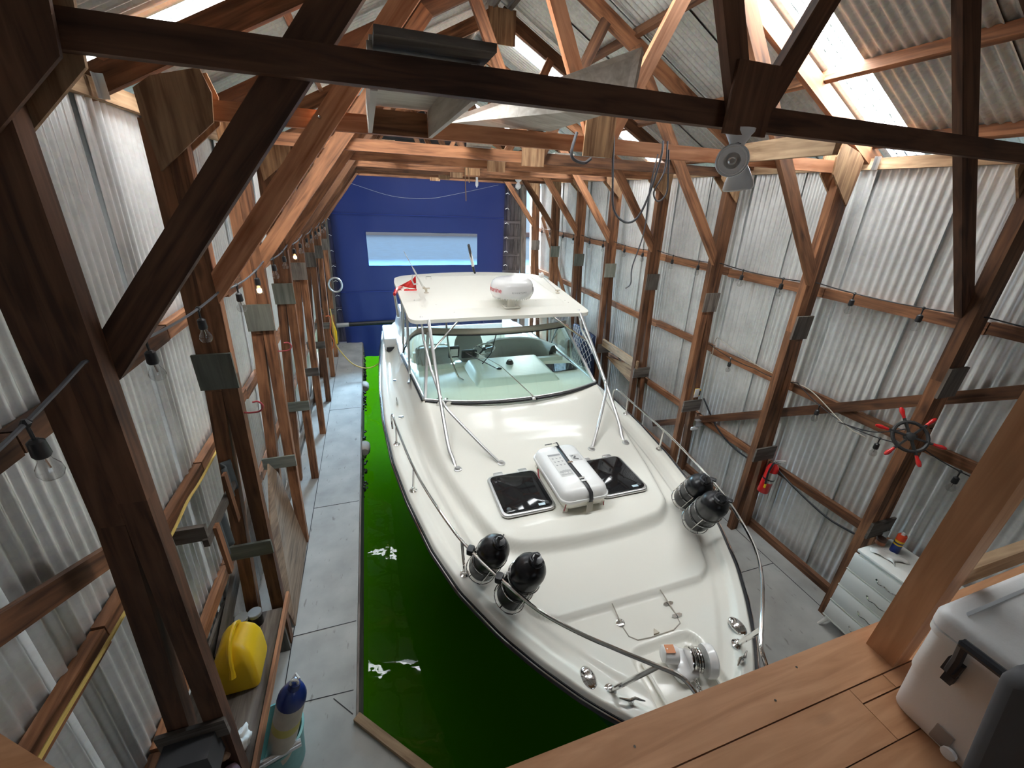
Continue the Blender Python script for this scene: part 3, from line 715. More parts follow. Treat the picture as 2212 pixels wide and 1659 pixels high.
# anchor locker lid: outline groove, latch and two hinges
zl = 0.957 + 0.0
def groove(pts, r=0.0045):
    m = MB(); m.tube([(x, y, deck_z(x-BX, y)+0.0005) for x, y in pts], r, 6); return m
pts = [(1.46, 1.71), (1.45, 1.55), (1.455, 1.47), (1.50, 1.43), (1.60, 1.42), (1.79, 1.42), (1.87, 1.45), (1.885, 1.52), (1.885, 1.71)]
lk = groove(pts).build('anchor_locker_lid', plain('locker_gap', (0.42, 0.38, 0.32), 0.6), boat)
m = MB(); m.lathe([(0.032, 0), (0.032, 0.004), (0.027, 0.006)], (1.45, 1.575, deck_z(-0.2, 1.575)), n=20); m.box((1.45, 1.575, deck_z(-.2, 1.575)+0.007), (0.045, 0.006, 0.002)); m.build('latch', M_STEEL, lk)
for hy in (1.605, 1.505):
    m = MB(); zz = deck_z(0.235, hy)
    m.prism([(1.885+dx, hy+dy, zz) for dx, dy in ((-0.045, 0), (-0.03, -0.014), (0.03, -0.014), (0.045, 0), (0.03, 0.014), (-0.03, 0.014))], (0, 0, 0.006)); m.tube([(1.885, hy-0.016, zz+0.006), (1.885, hy+0.016, zz+0.006)], 0.005, 8)
    m.build('hinge', M_STEEL, lk)
m = MB(); m.prism([(1.63, 1.43, .957), (1.675, 1.43, .957), (1.655, 1.465, .957)], (0, 0, 0.012)); m.build('finger_pull', M_DIRTYW, lk)
# windlass
wl = MB(); zb = 0.925
wl.rbox((1.68, 1.20, zb+0.035), (0.17, 0.20, 0.07), 0.05, 3); wln = wl.build('windlass', M_WHITE, boat)
m = MB(); m.lathe([(0.035, 0), (0.052, 0.006), (0.055, 0.02), (0.055, 0.085), (0.05, 0.10), (0.03, 0.11)], (1.66, 1.235, zb+0.10), (-0.93, 0.3, 0.05), 24); m.build('motor_housing', M_WHITE, wln)
m = MB(); m.box((1.60, 1.255, zb+0.158), (0.06, 0.055, 0.003), rot=(0, -0.05, -0.3)); m.build('warning_label', M_WARN, wln)
m = MB()
for k in range(9):
    m.lathe([(0.03, 0), (0.075 - 0.012*abs(math.sin(k*1.3)), 0.002), (0.075, 0.008), (0.03, 0.010)], (1.715+0.008*k, 1.20-0.003*k, zb+0.085), (0.95, -0.3, 0), 18)
m.build('chain_gypsy', M_STEEL, wln)
m = MB(); m.lathe([(0.095, 0), (0.10, 0.01), (0.10, 0.05), (0.09, 0.062), (0.02, 0.066)], (1.815, 1.165, zb+0.075), (0.95, -0.3, 0), 28); m.build('end_cover', M_WHITE, wln)
m = MB()
pth = [(1.72, 1.20, zb+0.03), (1.70, 1.10, zb+0.045), (1.675, 1.0, zb+0.05), (1.66, 0.88, zb+0.06)]
for k in range(16):
    t = k/15*3; i = min(2, int(t)); f = t-i; p = Vector(pth[i])*(1-f)+Vector(pth[i+1])*f
    a = [Vector((math.cos(q)*0.011*(1 if k % 2 else 0.3), math.sin(q)*0.02, math.sin(q)*0.0+math.cos(q)*0.011*(0.3 if k % 2 else 1))) + p for q in [i2*PI/4 for i2 in range(8)]]
    m.tube(a, 0.0035, 5, closed=True)
m.build('anchor_chain', M_STEEL, wln)
for dx in (-0.20, 0.20):
    m = MB(); m.tube([(BX+dx, 1.30, .935), (BX+dx, 0.94, .945)], 0.012, 6); m.build('recess_lip', M_GEL, wln)
# cleats and fairleads on the bow
for s in (-1, 1):
    m = MB(); c = Vector((BX+s*0.60, 1.305, deck_z(0.60, 1.305)))
    m.grid(lambda u, v: c + Vector((0.050*math.sin(PI*u)*math.cos(PI*v)*(1 if True else 1), 0.075*math.cos(PI*u), 0.034*math.sin(PI*u)*math.sin(PI*v))), 13, 13)
    m.build('pop_up_cleat', M_STEEL, boat)
    m = MB(); c = Vector((BX+s*0.42, 1.10, deck_z(.42, 1.10)))
    m.lathe([(0.02, 0), (0.012, 0.02), (0.012, 0.035)], c, n=12); m.tube([c+Vector((-0.07*1, -0.03*s, 0.040)), c+Vector((-0.02, 0, 0.042)), c+Vector((0.02, 0, 0.042)), c+Vector((0.07, 0.03*s, 0.040))], 0.009, 10, rs=[0.004, 0.010, 0.010, 0.004])
    m.build('horn_cleat', M_STEEL, boat)
for s in (-1, 1):                       # side deck cleats and filler caps, aft
    for yy in (5.45, ):
        m = MB(); x = BX+s*1.50; z = deck_z(1.5, yy)
        m.lathe([(0.016, 0), (0.012, 0.03)], (x, yy-0.03, z), n=10); m.lathe([(0.016, 0), (0.012, 0.03)], (x, yy+0.03, z), n=10); m.tube([(x, yy-0.11, z+0.034), (x, yy-0.04, z+0.038), (x, yy+0.04, z+0.038), (x, yy+0.11, z+0.034)], 0.01, 8, rs=[.005, .011, .011, .005])
        m.build('horn_cleat', M_STEEL, boat)
    for yy in (5.0, 6.2):
        m = MB(); m.lathe([(0.04, 0), (0.04, 0.006), (0.03, 0.008)], (BX+s*1.47, yy, deck_z(1.47, yy)), n=20); m.build('filler_cap', M_STEEL, boat)
# bow rails
RL = [(1.60, 4.68, 0.965), (1.60, 4.72, 1.10), (1.585, 4.62, 1.205), (1.55, 4.2, 1.225), (1.44, 3.3, 1.27), (1.27, 2.5, 1.32), (1.14, 2.1, 1.35), (0.985, 1.75, 1.375), (0.86, 1.53, 1.385), (0.70, 1.34, 1.395), (0.53, 1.18, 1.40), (0.38, 1.05, 1.40), (0.28, 0.96, 1.395), (0.24, 0.87, 1.36), (0.23, 0.80, 1.28)]
def cr(pts, n=5):
    P = [Vector(p) for p in pts]; P = [P[0]*2-P[1]] + P + [P[-1]*2-P[-2]]; out = []
    for i in range(1, len(P)-2):
        for k in range(n):
            t = k/n; a, b, c, d = P[i-1:i+3]
            out.append(0.5*((2*b)+(c-a)*t+(2*a-5*b+4*c-d)*t*t+(3*b-a-3*c+d)*t**3))
    out.append(P[-2]); return out
def rail_at(y, s):
    best = None
    for p in cr(RL[2:], 12):
        if best is None or abs(p.y-y) < abs(best.y-y): best = p
    return Vector((BX+s*best.x, best.y, best.z))
for s in (-1, 1):
    br = MB(); br.tube([(BX+s*p.x, p.y, p.z) for p in cr(RL)], 0.0125, 10); bro = br.build('bow_rail', M_STEEL, boat)
    for fx, fy, ty in ((1.47, 3.40, 3.38), (1.185, 2.28, 2.26), (0.50, 1.205, 1.04), (1.575, 4.30, 4.28)):
        top = rail_at(ty, s); ft = Vector((BX+s*fx, fy, deck_z(fx, fy)))
        m = MB(); m.tube([ft, top], 0.0115 if fx > 0.6 else 0.015, 10); st = m.build('stanchion', M_STEEL, bro)
        m = MB(); dirn = (0, 0, 1); m.lathe([(0.038, 0), (0.038, 0.006), (0.022, 0.012), (0.019, 0.035), (0.013, 0.037)], ft, dirn, 18); m.build('stanchion_base', M_STEEL, bro)
# windshield
def wb(u):      # base line of the glass, u -1..1 across the front between the corner posts
    return Vector((BX+1.185*u, 4.36+0.25*abs(u)**2.2, 1.385))
def wtop(u): return Vector((BX+1.02*u, 5.22+0.17*abs(u)**2.0, 1.965))
ws = thing_part = MB()
m = MB(); m.grid(lambda u, v: wb(2*u-1).lerp(wtop(2*u-1), v) , 25, 5); wsh = m.build('windshield', M_GLASS, boat, smooth=80)
m = MB(); m.tube([wb(i/12-1)+Vector((0, -0.012, 0.0)) for i in range(25)], 0.013, 8); m.build('lower_frame', M_ALU, wsh)
m = MB(); m.tube([wb(i/12-1)+Vector((0, -0.035, -0.018)) for i in range(25)], 0.018, 8); m.build('rubber_gasket', M_RUB, wsh)
m = MB(); m.tube([wtop(i/12-1) for i in range(25)], 0.012, 8); m.build('upper_frame', M_RUB, wsh)
def sb(t, s): return Vector((BX+s*(1.185+0.125*t), 4.61+1.85*t, 1.385-0.07*t))
def stp(t, s):
    return Vector((BX+s*(1.02+0.29*t), 5.39+1.05*t, 1.965-(0.50*t**1.5)-0.12*t**4))
for s in (-1, 1):
    m = MB(); m.grid(lambda u, v: sb(u, s).lerp(stp(u, s), v), 16, 5); m.build('side_glass', M_GLASS, wsh, smooth=80)
    m = MB(); m.beam(wb(s)+Vector((0, 0, -0.02)), wtop(s)+Vector((0, 0, 0.02)), 0.045, 0.03); m.build('corner_post', M_ALU, wsh)
    m = MB(); m.tube([sb(i/10, s)+Vector((s*0.012, 0, 0)) for i in range(11)], 0.018, 8); m.build('side_base_frame', M_ALU, wsh)
    m = MB(); m.tube([sb(i/10, s)+Vector((s*0.036, 0, -0.015)) for i in range(11)], 0.013, 8); m.build('rubber_gasket', M_RUB, wsh)
    m = MB(); m.tube([stp(i/10, s) for i in range(11)], 0.012, 8); m.build('side_top_frame', M_RUB, wsh)
    # folded canvas strip over the side window
    m = MB(); m.grid(lambda u, v: stp(u*0.85, s)+Vector((s*(0.02-0.02*v), 0, 0.005+0.085*v*(1-0.4*u))), 14, 4); m.build('canvas_strip', M_CANVAS, wsh, smooth=80, solid=0.012)
# dark inner centre bar and wiper
m = MB(); a = wtop(-0.10); m.tube([a, Vector((1.50, 5.30, 1.66)), Vector((1.40, 5.42, 1.45))], 0.008, 6); m.build('wiper_cable', M_BLACKPL, wsh)
wp = MB(); wp.tube([Vector((1.80, 4.34, 1.40)), Vector((1.50, 4.80, 1.655)), Vector((1.20, 5.03, 1.80))], 0.007, 6, rs=[.010, .006, .004]); wpo = wp.build('wiper_arm', M_STEEL, boat)
m = MB(); m.tube([Vector((1.42, 4.77, 1.65)), Vector((1.07, 5.02, 1.80))], 0.006, 5); m.build('wiper_blade', M_BLACKPL, wpo)
m = MB(); m.lathe([(0.028, 0), (0.026, 0.02), (0.015, 0.03)], (1.80, 4.31, 1.375), n=14); m.build('wiper_pivot', M_STEEL, wpo)
m = MB(); m.tube([(1.80+0.06*math.cos(q), 4.29+0.035*math.sin(q), 1.385) for q in [k*PI/7 for k in range(13)]], 0.004, 5); m.build('washer_hose', M_BLACKPL, wpo)
# canvas header and clear vinyl between the windshield and the hardtop
HZ0, HY0 = 2.235, 5.12
m = MB(); m.grid(lambda u, v: wtop(2*u-1).lerp(Vector((BX+1.03*(2*u-1), 5.20+0.19*abs(2*u-1)**2, 2.06)), v), 25, 3); m.build('canvas_header', M_CANVAS, boat, smooth=80, solid=0.01)
m = MB(); m.grid(lambda u, v: Vector((BX+1.03*(2*u-1), 5.20+0.19*abs(2*u-1)**2, 2.06)).lerp(Vector((BX+1.06*(2*u-1), 5.30+0.02*math.sin(u*30), 2.26)), v)+Vector((0, 0.012*math.sin(u*40+v*5), 0)), 60, 7); m.build('front_vinyl', M_VINYL, boat, smooth=80)
for s in (-1, 1):
    m = MB(); m.grid(lambda u, v: stp(u, s).lerp(Vector((BX+s*(1.06+0.16*u), 5.35+1.2*u, 2.27+0.08*u)), v)+Vector((0.012*math.sin(u*30+v*4), 0, 0.0)), 40, 7); m.build('side_vinyl', M_VINYL, boat, smooth=80)
    for u in (0.35, 0.98):
        m = MB(); m.tube([stp(u, s), Vector((BX+s*(1.06+0.16*u), 5.35+1.2*u, 2.27+0.08*u))], 0.012, 6); m.build('vinyl_zip', M_CANVAS, boat)
# hardtop
def top_w(y): return interp([(5.08, 1.27), (6.0, 1.31), (6.9, 1.345), (7.45, 1.30)], y)
def htz(x, y):
    z = 2.27 + 0.078*(y-5.1) - 0.02*(x/1.3)**2 - 0.03*ss(y, 6.9, 7.4)
    q = rounded(1.04-0.07*(y-5.5)*0-abs(x), min(y-5.46, 7.0-y), 0.05)
    return z + 0.06*ss(q, 0.0, 0.055)
def ht_xy(u, v):
    """superellipse style outline with rounded corners"""
    y = 5.08 + 2.33*v; w_ = top_w(y)
    e = min(1, (v)/0.06); w_ *= 1-0.10*(1-math.sqrt(max(0, 1-(1-e)**2)))
    e = min(1, (1-v)/0.10); w_ *= 1-0.20*(1-math.sqrt(max(0, 1-(1-e)**2)))
    return BX + w_*u, y + 0.05*abs(u)**3*(1-v)*0 + 0.10*(1-abs(u)**2)*v - 0.02*(1-abs(u)**2)*(1-v)
uu = [math.copysign(1-(1-abs(i/30))**1.3, i) for i in range(-30, 31)]; vv = [0, .004, .01, .02, .035, .06] + [0.06+0.86*k/34 for k in range(1, 35)] + [.94, .96, .975, .985, .993, 1.0]
m = MB(); vs = []
for v in vv:
    for u in uu:
        x, y = ht_xy(u, v); vs.append((x, y, htz(x-BX, y)))
for v in vv:
    for u in uu:
        x, y = ht_xy(u, v); vs.append((x, y, 2.27+0.078*(y-5.1)-0.02*((x-BX)/1.3)**2-0.03*ss(y, 6.9, 7.4)-0.048))
n = len(uu); mm_ = len(vv); K = n*mm_
fs = [(i*n+j, i*n+j+1, (i+1)*n+j+1, (i+1)*n+j) for i in range(mm_-1) for j in range(n-1)]
fs += [tuple(q+K for q in reversed(f)) for f in fs]
per = [j for j in range(n)] + [i*n+n-1 for i in range(1, mm_)] + [(mm_-1)*n+j for j in range(n-2, -1, -1)] + [i*n for i in range(mm_-2, 0, -1)]
fs += [(per[k], per[(k+1) % len(per)], per[(k+1) % len(per)]+K, per[k]+K) for k in range(len(per))]
m.add(vs, fs); ht = m.build('hardtop', M_NONSKID, boat, smooth=50)
bv = ht.modifiers.new('bev', 'BEVEL'); bv.width = 0.018; bv.segments = 3; bv.limit_method = 'ANGLE'; bv.angle_limit = math.radians(50)
for x, y in ((0.60, 5.62), (0.52, 5.9), (0.77, 5.5), (1.62, 5.42), (2.22, 5.5), (2.76, 5.65), (2.77, 5.55), (0.98, 5.3)):
    m = MB(); m.lathe([(0.009, 0), (0.009, 0.003)], (x, y, htz(x-BX, y)), n=8); m.build('screw_cap', M_STEEL, ht)
m = MB(); z = htz(-0.85, 6.75); m.tube([(0.80, 6.75, z), (0.80, 6.75, z+0.04), (0.88, 6.75, z+0.04), (0.88, 6.75, z)], 0.006, 6); m.build('pad_eye', M_STEEL, ht)
# hardtop legs
for s in (-1, 1):
    def P(x, y, z): return (BX+s*x, y, z)
    m = MB(); m.tube(cr([P(1.005, 3.45, 1.06), P(1.03, 3.60, 1.15), P(1.055, 3.74, 1.26), P(1.06, 4.3, 1.71), P(1.05, 5.0, 2.27)], 6), 0.021, 12); leg = m.build('hardtop_leg', M_ALU, boat)
    m = MB(); m.tube(cr([P(0.54, 3.43, 1.10), P(0.70, 3.62, 1.24), P(0.98, 3.98, 1.50), P(1.045, 4.12, 1.58)], 6), 0.017, 12); m.build('brace_leg', M_ALU, leg)
    m = MB(); m.tube([P(1.05, 4.15, 1.60), P(1.10, 4.55, 1.80), P(1.12, 5.05, 2.03), P(1.12, 5.2, 2.27)], 0.017, 12); m.build('inner_leg', M_ALU, leg)
    m = MB(); m.tube([P(0.62, 5.12, 2.25), P(1.05, 4.75, 1.96)], 0.013, 10); m.build('cross_strut', M_STEEL, leg)
    for fx, fy in ((1.005, 3.45), (0.54, 3.43)):
        m = MB(); m.lathe([(0.042, 0), (0.042, 0.007), (0.03, 0.012), (0.024, 0.03)], P(fx, fy, deck_z(fx, fy)), n=18); m.build('leg_base', M_ALU, leg)
    m = MB(); m.tube(cr([P(1.33, 5.25, 1.33), P(1.30, 5.45, 1.30), P(1.28, 5.60, 1.45), P(1.25, 5.78, 2.28)], 6), 0.018, 10); m.build('aft_leg', M_ALU, boat)
    m = MB(); m.tube([P(1.30, 6.5, 1.2), P(1.26, 6.6, 2.36)], 0.018, 10); m.build('aft_leg', M_ALU, boat)
    m = MB(); m.tube([P(1.335, 6.55, 1.9), P(1.36, 6.75, 2.25)], 0.022, 10); m.build('rod_holder', M_STEEL, boat)
# radar
rd = MB(); rc = (1.81, 5.40)
zb = htz(rc[0]-BX, rc[1])
rd.lathe([(0.10, 0.165), (0.27, 0.170), (0.283, 0.185), (0.298, 0.215), (0.300, 0.25), (0.288, 0.33), (0.268, 0.372), (0.235, 0.395), (0.20, 0.405), (0.0, 0.425)], (rc[0], rc[1], zb), n=48)
rdo = rd.build('radar_dome', M_WHITE, boat, smooth=45)
m = MB(); m.rbox((rc[0], rc[1], zb+0.012), (0.24, 0.20, 0.022), 0.04, 3); m.lathe([(0.075, 0.02), (0.058, 0.045), (0.055, 0.15), (0.10, 0.168)], (rc[0], rc[1], zb), n=20); m.build('pedestal', M_GEL, rdo)
m = MB()
for k in range(44):
    a = 2*PI*k/44; m.box((rc[0]+0.262*math.cos(a), rc[1]+0.262*math.sin(a), zb+0.163), (0.016, 0.010, 0.02), rot=(0, 0, a))
m.build('cooling_fins', M_WHITE, rdo)
for dx in (-.095, .095):
    for dy in (-.075, .075):
        m = MB(); m.lathe([(0.012, 0), (0.012, 0.006), (0.006, 0.009)], (rc[0]+dx, rc[1]+dy, zb+0.022), n=8); m.build('bolt', M_STEEL, rdo)
def wrap_text(s, size, a0, z0, R, mat, name):
    vs, fs = text_mesh(s, size)
    m = MB(); out = []
    for v in vs:
        a = a0 + v.x/R; rr = R + 0.004 + v.z - 0.011*max(0, (v.y+z0-0.25)/0.08)
        out.append((rc[0]+rr*math.cos(a), rc[1]+rr*math.sin(a), zb+z0+v.y))
    m.add(out, fs); m.build(name, mat, rdo, smooth=0)
wrap_text('Raymarine', 0.092, -PI/2-1.44, 0.275, 0.300, M_INKRED, 'red_lettering')
wrap_text('Q U A N T U M 2', 0.028, -PI/2+0.04, 0.262, 0.300, M_INKGREY, 'grey_lettering')
wrap_text('Raymarine', 0.092, -PI/2+1.55, 0.275, 0.300, plain('dark_ink', (0.05, 0.05, 0.06), 0.4), 'dark_lettering')
# aerials
an = MB(); zz = htz(-0.94, 5.95); A0 = Vector((0.71, 6.03, zz)); A1 = Vector((0.40, 5.62, 3.02))
an.tube([A0+(A1-A0)*t for t in (0.16, 0.5, 0.62, 0.64, 1.0)], 0.01, 8, rs=[.013, .012, .010, .005, .003]); ano = an.build('whip_aerial', M_WHITE, boat)
m = MB(); m.lathe([(0.035, 0), (0.035, 0.012), (0.016, 0.02), (0.016, 0.05)], A0, n=12); m.tube([A0+Vector((0, 0, 0.05)), A0+(A1-A0)*0.17], 0.016, 8); m.tube([A0+Vector((-0.05, 0, 0.07)), A0+Vector((0.05, 0, 0.07))], 0.01, 8); m.build('ratchet_mount', M_DIRTYW, ano)
an = MB(); zz = htz(1.15, 6.03); B0 = Vector((2.80, 6.03, zz)); B1 = Vector((2.57, 6.20, 2.56+0.03))
an.tube([B0+Vector((0, 0, 0.04)), B1], 0.013, 8); an.lathe([(0.0, -0.045), (0.03, -0.035), (0.045, 0), (0.038, 0.028), (0.0, 0.04)], B1, (B1-B0), 16); ano = an.build('satellite_aerial', M_WHITE, boat)
m = MB(); m.lathe([(0.035, 0), (0.035, 0.012), (0.014, 0.02), (0.014, 0.05)], B0, n=12); m.tube([B0+Vector((-0.04, 0, 0.05)), B0+Vector((0.04, 0, 0.05))], 0.01, 8); m.build('ratchet_mount', M_DIRTYW, ano)
an = MB(); an.tube([(1.735, 7.30, 2.45), (1.70, 7.24, 2.50), (1.50, 6.75, 2.98)], 0.02, 10, rs=[.02, .022, .022]); m_ = an.build('stub_aerial', M_BLACKPL, boat)
an = MB(); an.tube([(1.66, 7.14, 2.60), (1.56, 6.90, 2.84)], 0.026, 10); an.build('white_sleeve', M_WHITE, m_)
# signal halyard flag on the aerial
fl = MB(); FO = Vector((0.575, 5.87, 2.66))
fl.grid(lambda u, v: FO + Vector((-0.02-0.16*v*u-0.06*v, 0.02*math.sin(v*9), -0.20*u*0.9 - 0.05*v*(1-u) + 0.05*u*v)), 8, 10)
flo = fl.build('small_flag', M_RED, None, smooth=80, solid=0.003); tag(flo, 'small red and white flag hanging from the aerial on the hardtop', 'flag')
m = MB(); m.tube([FO+Vector((-0.06, -0.01, 0.02)), FO+Vector((-0.075, -0.012, -0.06)), FO+Vector((-0.05, -0.012, -0.11)), FO+Vector((0.0, -0.012, -0.10))], 0.012, 6); m.build('white_band', M_WHITE, flo)
m = MB(); m.grid(lambda u, v: Vector((0.30+0.20*u, 6.42+0.03*v, htz(-1.2, 6.42)+0.006+0.012*math.sin(u*9)+0.05*0*v)), 10, 3); m.tube([(0.27, 6.25, 2.33), (0.31, 6.4, 2.375), (0.40, 6.55, 2.39)], 0.022, 6); m.tube([(0.42, 6.33, 2.375), (0.60, 6.30, 2.38)], 0.010, 6)
rr_ = m.build('red_ribbon', M_RED, None, solid=0.004); tag(rr_, 'red ribbon streamer lying over the aft corner of the hardtop', 'ribbon')
# horn on the foredeck
hn = MB(); hn.lathe([(0.03, 0), (0.02, 0.012), (0.017, 0.10), (0.03, 0.13), (0.045, 0.14)], (0.63, 4.60, 1.36), (0, -1, 0), 16); hn.lathe([(0.03, 0), (0.02, 0.012), (0.017, 0.09), (0.03, 0.12), (0.042, 0.13)], (0.72, 4.57, 1.36), (0.1, -1, 0), 16)
hn.box((0.675, 4.60, 1.335), (0.14, 0.05, 0.05)); hn.build('twin_horn', M_STEEL, boat)
# dash and helm seen through the glass
DSH = plain('pale_dash_moulding', (0.70, 0.74, 0.68), 0.4)
m = MB()
def pod(cx, w_, y0, y1, h):
    def f(u, v):
        x = cx + w_*(2*u-1); y = y0+(y1-y0)*v
        k = ss(rounded(w_-abs(x-cx), min(y-y0, y1-y+0.3), 0.06), 0, 0.10)
        return Vector((x, y, 1.37 + h*k))
    return f
m.grid(pod(1.78, 0.62, 4.75, 5.62, 0.09), 36, 24); m.build('helm_pod', DSH, boat, smooth=60)
m = MB(); m.grid(lambda u, v: Vector((BX-1.15+2.3*u, 5.62+0.02*math.sin(u*6), 1.40-0.95*v)), 20, 4); m.build('dash_face', DSH, boat, smooth=60)
for x, y, r, h in ((1.59, 5.18, 0.042, 0.012), (1.80, 5.33, 0.055, 0.06)):
    m = MB(); m.lathe([(r, 0), (r, h*0.3), (r*0.6, h), (0, h)], (x, y, 1.462), n=20); m.build('compass' if h > .05 else 'vent', M_BLACKPL, boat)
m = MB(); m.prism([(2.28, 5.05, 1.385), (2.82, 5.10, 1.385), (2.80, 5.33, 1.385), (2.28, 5.38, 1.385)], (0, 0, 0.004)); m.build('dash_hatch', M_SMOKE, boat)
sw = MB(); cen = Vector((1.52, 5.78, 1.55)); ax = Vector((0, 0.75, 0.66)).normalized(); e1 = Vector((1, 0, 0)); e2 = ax.cross(e1)
sw.tube([cen+e1*(0.17*math.cos(q))+e2*(0.17*math.sin(q)) for q in [k*2*PI/28 for k in range(28)]], 0.013, 8, closed=True)
swo = sw.build('steering_wheel', M_STEEL, boat)
m = MB()
for q in (PI/2+.3, PI/2+2.4, PI/2-2.0): m.beam(cen, cen+e1*(0.165*math.cos(q))+e2*(0.165*math.sin(q)), 0.03, 0.012)
m.lathe([(0.035, -0.01), (0.03, 0.02)], cen, ax, 14); m.build('wheel_spokes', M_BLACKPL, swo)
for x, y, z, w_, h in ((1.235, 5.55, 1.58, 0.23, 0.12), (1.02, 5.62, 1.60, 0.16, 0.18)):
    m = MB(); m.rbox((x, y, z), (w_, 0.05, h), 0.012, 2, rot=(0.3, 0, 0)); pl_ = m.build('chart_plotter', M_BLACKPL, boat)
    m = MB(); m.box((x, y-0.03, z), (w_-0.05, 0.004, h-0.05), rot=(0.3, 0, 0)); m.build('plotter_back', M_RUB if w_ > .2 else M_WHITE, pl_)
def cushion(x, y, z, w_, d, h, r, name, mat, rot=None):
    m = MB(); m.rbox((x, y, z), (w_, d, h), r, 4, rot=rot); return m.build(name, mat, boat, smooth=60)
m = MB(); sc_ = Vector((1.38, 6.25, 1.45))
m.grid(lambda u, v: sc_ + Vector((0.24*math.copysign(abs(math.sin(PI*v)), math.sin(PI*v))*math.cos(2*PI*u) if True else 0, 0.07*math.sin(PI*v)*math.sin(2*PI*u), -0.30*math.cos(PI*v))), 25, 15); m.build('helm_seat_back', M_DKUPH, boat, smooth=80)
cushion(1.38, 6.12, 1.12, 0.50, 0.45, 0.14, 0.08, 'helm_seat', M_DKUPH)
cushion(0.80, 6.25, 1.18, 0.56, 0.12, 0.60, 0.05, 'companion_seat_back', M_DKUPH, rot=(0.1, 0, 0))
cushion(0.80, 6.00, 0.90, 0.56, 0.5, 0.14, 0.06, 'companion_seat', M_DKUPH)
m = MB(); m.tube(cr([(0.54, 6.20, 1.45), (0.62, 6.17, 1.53), (0.98, 6.17, 1.53), (1.06, 6.20, 1.45)], 5), 0.012, 8); m.build('seat_rail', M_STEEL, boat)
m = MB(); m.tube(cr([(0.88, 5.45, 2.28), (0.90, 5.3, 1.75), (0.97, 5.12, 1.45), (1.04, 5.02, 1.40)], 6), 0.014, 8); m.build('grab_rail', M_STEEL, boat)
# curved settee
def settee(u, v):
    a = u*PI*0.62 - 0.1; r0 = 0.50
    pth = cr([(1.78, 6.30, 0), (1.95, 6.42, 0), (2.3, 6.45, 0), (2.62, 6.30, 0), (2.72, 5.95, 0)], 6)
    k = u*(len(pth)-1); i = min(len(pth)-2, int(k)); p = pth[i].lerp(pth[i+1], k-i)
    d = (pth[i+1]-pth[i]).normalized(); nrm = Vector((-d.y, d.x, 0))
    prof = [(0.0, 0.85), (-0.02, 1.36), (0.02, 1.45), (0.09, 1.46), (0.13, 1.38), (0.13, 0.85)]
    q = v*5; j = min(4, int(q)); f = q-j
    o_, z_ = prof[j][0]*(1-f)+prof[j+1][0]*f, prof[j][1]*(1-f)+prof[j+1][1]*f
    return Vector((p.x, p.y, z_)) + nrm*o_
m = MB(); m.grid(settee, 30, 16); m.build('settee_back', M_DKUPH, boat, smooth=60)
m = MB(); m.rbox((2.2, 6.1, 0.98), (0.9, 0.6, 0.14), 0.1, 3); m.build('settee_seat', M_DKUPH, boat)
m = MB(); m.box((BX, 7.2, 0.65), (2.2, 0.1, 0.8)); m.build('cockpit_bulkhead', M_CANVAS, boat)
# stern quarter lockers and gunnel details seen beside the walkway
m = MB(); m.rbox((0.22, 8.1, 1.09), (0.30, 0.95, 0.22), 0.04, 3); m.build('stern_locker', M_WHITE, boat)
m = MB(); m.rbox((0.42, 8.35, 1.34), (0.05, 1.15, 0.42), 0.02, 3, rot=(0, 0.25, 0)); m.build('hinged_lid', M_WHITE, boat)
m = MB(); m.rbox((0.34, 7.05, 1.10), (0.10, 1.5, 0.24), 0.03, 3); m.build('coaming', M_WHITE, boat)
m = MB(); m.tube([(0.30, 6.55, 1.22), (0.30, 6.6, 1.28), (0.31, 7.1, 1.28), (0.31, 7.15, 1.22)], 0.018, 8); m.build('rod_rack', M_WHITE, boat)
m = MB(); m.rbox((0.19, 7.66, 1.0), (0.16, 0.16, 0.08), 0.02, 2); m.build('corner_chock', M_BLACKPL, boat)
# fender baskets on the rail
FB = [(-1, 2.14), (-1, 1.84), (1, 2.33), (1, 2.02)]
bottoms = {}
FD = []
for s, (bx, by, bz), (tx, ty, tz) in ((-1, (0.585, 2.24, 1.03), (0.665, 2.05, 1.47)), (-1, (0.72, 1.93, 1.04), (0.83, 1.77, 1.54)), (1, (2.70, 2.47, 1.05), (2.64, 2.24, 1.47)), (1, (2.585, 2.18, 1.07), (2.49, 1.93, 1.55))):
    a = Vector((bx, by, bz)); b = Vector((tx, ty, tz)); ax = (b-a).normalized(); FD.append((s, a, b))
    e1 = (Vector((0, 0, 1))-ax*ax.z).normalized(); e2 = ax.cross(e1); R = 0.119
    m = MB()
    for h in (0.02, 0.20, 0.33):
        m.tube([a+ax*h+e1*(R*math.cos(q))+e2*(R*math.sin(q)) for q in [k*2*PI/26 for k in range(26)]], 0.0045, 6, closed=True)
    for q in (0.6, 2.5, 4.5):
        m.tube([a+ax*0.02+e1*(R*math.cos(q))+e2*(R*math.sin(q)), a+ax*0.34+e1*(R*math.cos(q))+e2*(R*math.sin(q))], 0.0035, 5)
    m.tube([a+ax*0.02+e1*R, a+ax*0.02-e1*R], 0.0045, 5); m.tube([a+ax*0.02+e2*R, a+ax*0.02-e2*R], 0.0045, 5)
    bk = m.build('fender_basket', M_STEEL, boat)
    p = rail_at((a+ax*0.22).y, s)
    m = MB(); m.rbox(p, (0.05, 0.065, 0.05), 0.012, 2, rot=(0, 0, 0.6*s)); m.tube([p, a+ax*0.20+(p-(a+ax*0.20))*0.25], 0.014, 6); m.build('rail_clamp', M_BLACKPL, bk)
FLAB = ['black fender in the walkway-side basket, the one further from the bow', 'black fender in the walkway-side basket, the one nearer the bow',
        'black fender in the extinguisher-side basket, the one further from the bow', 'black fender in the extinguisher-side basket, the one nearer the bow']
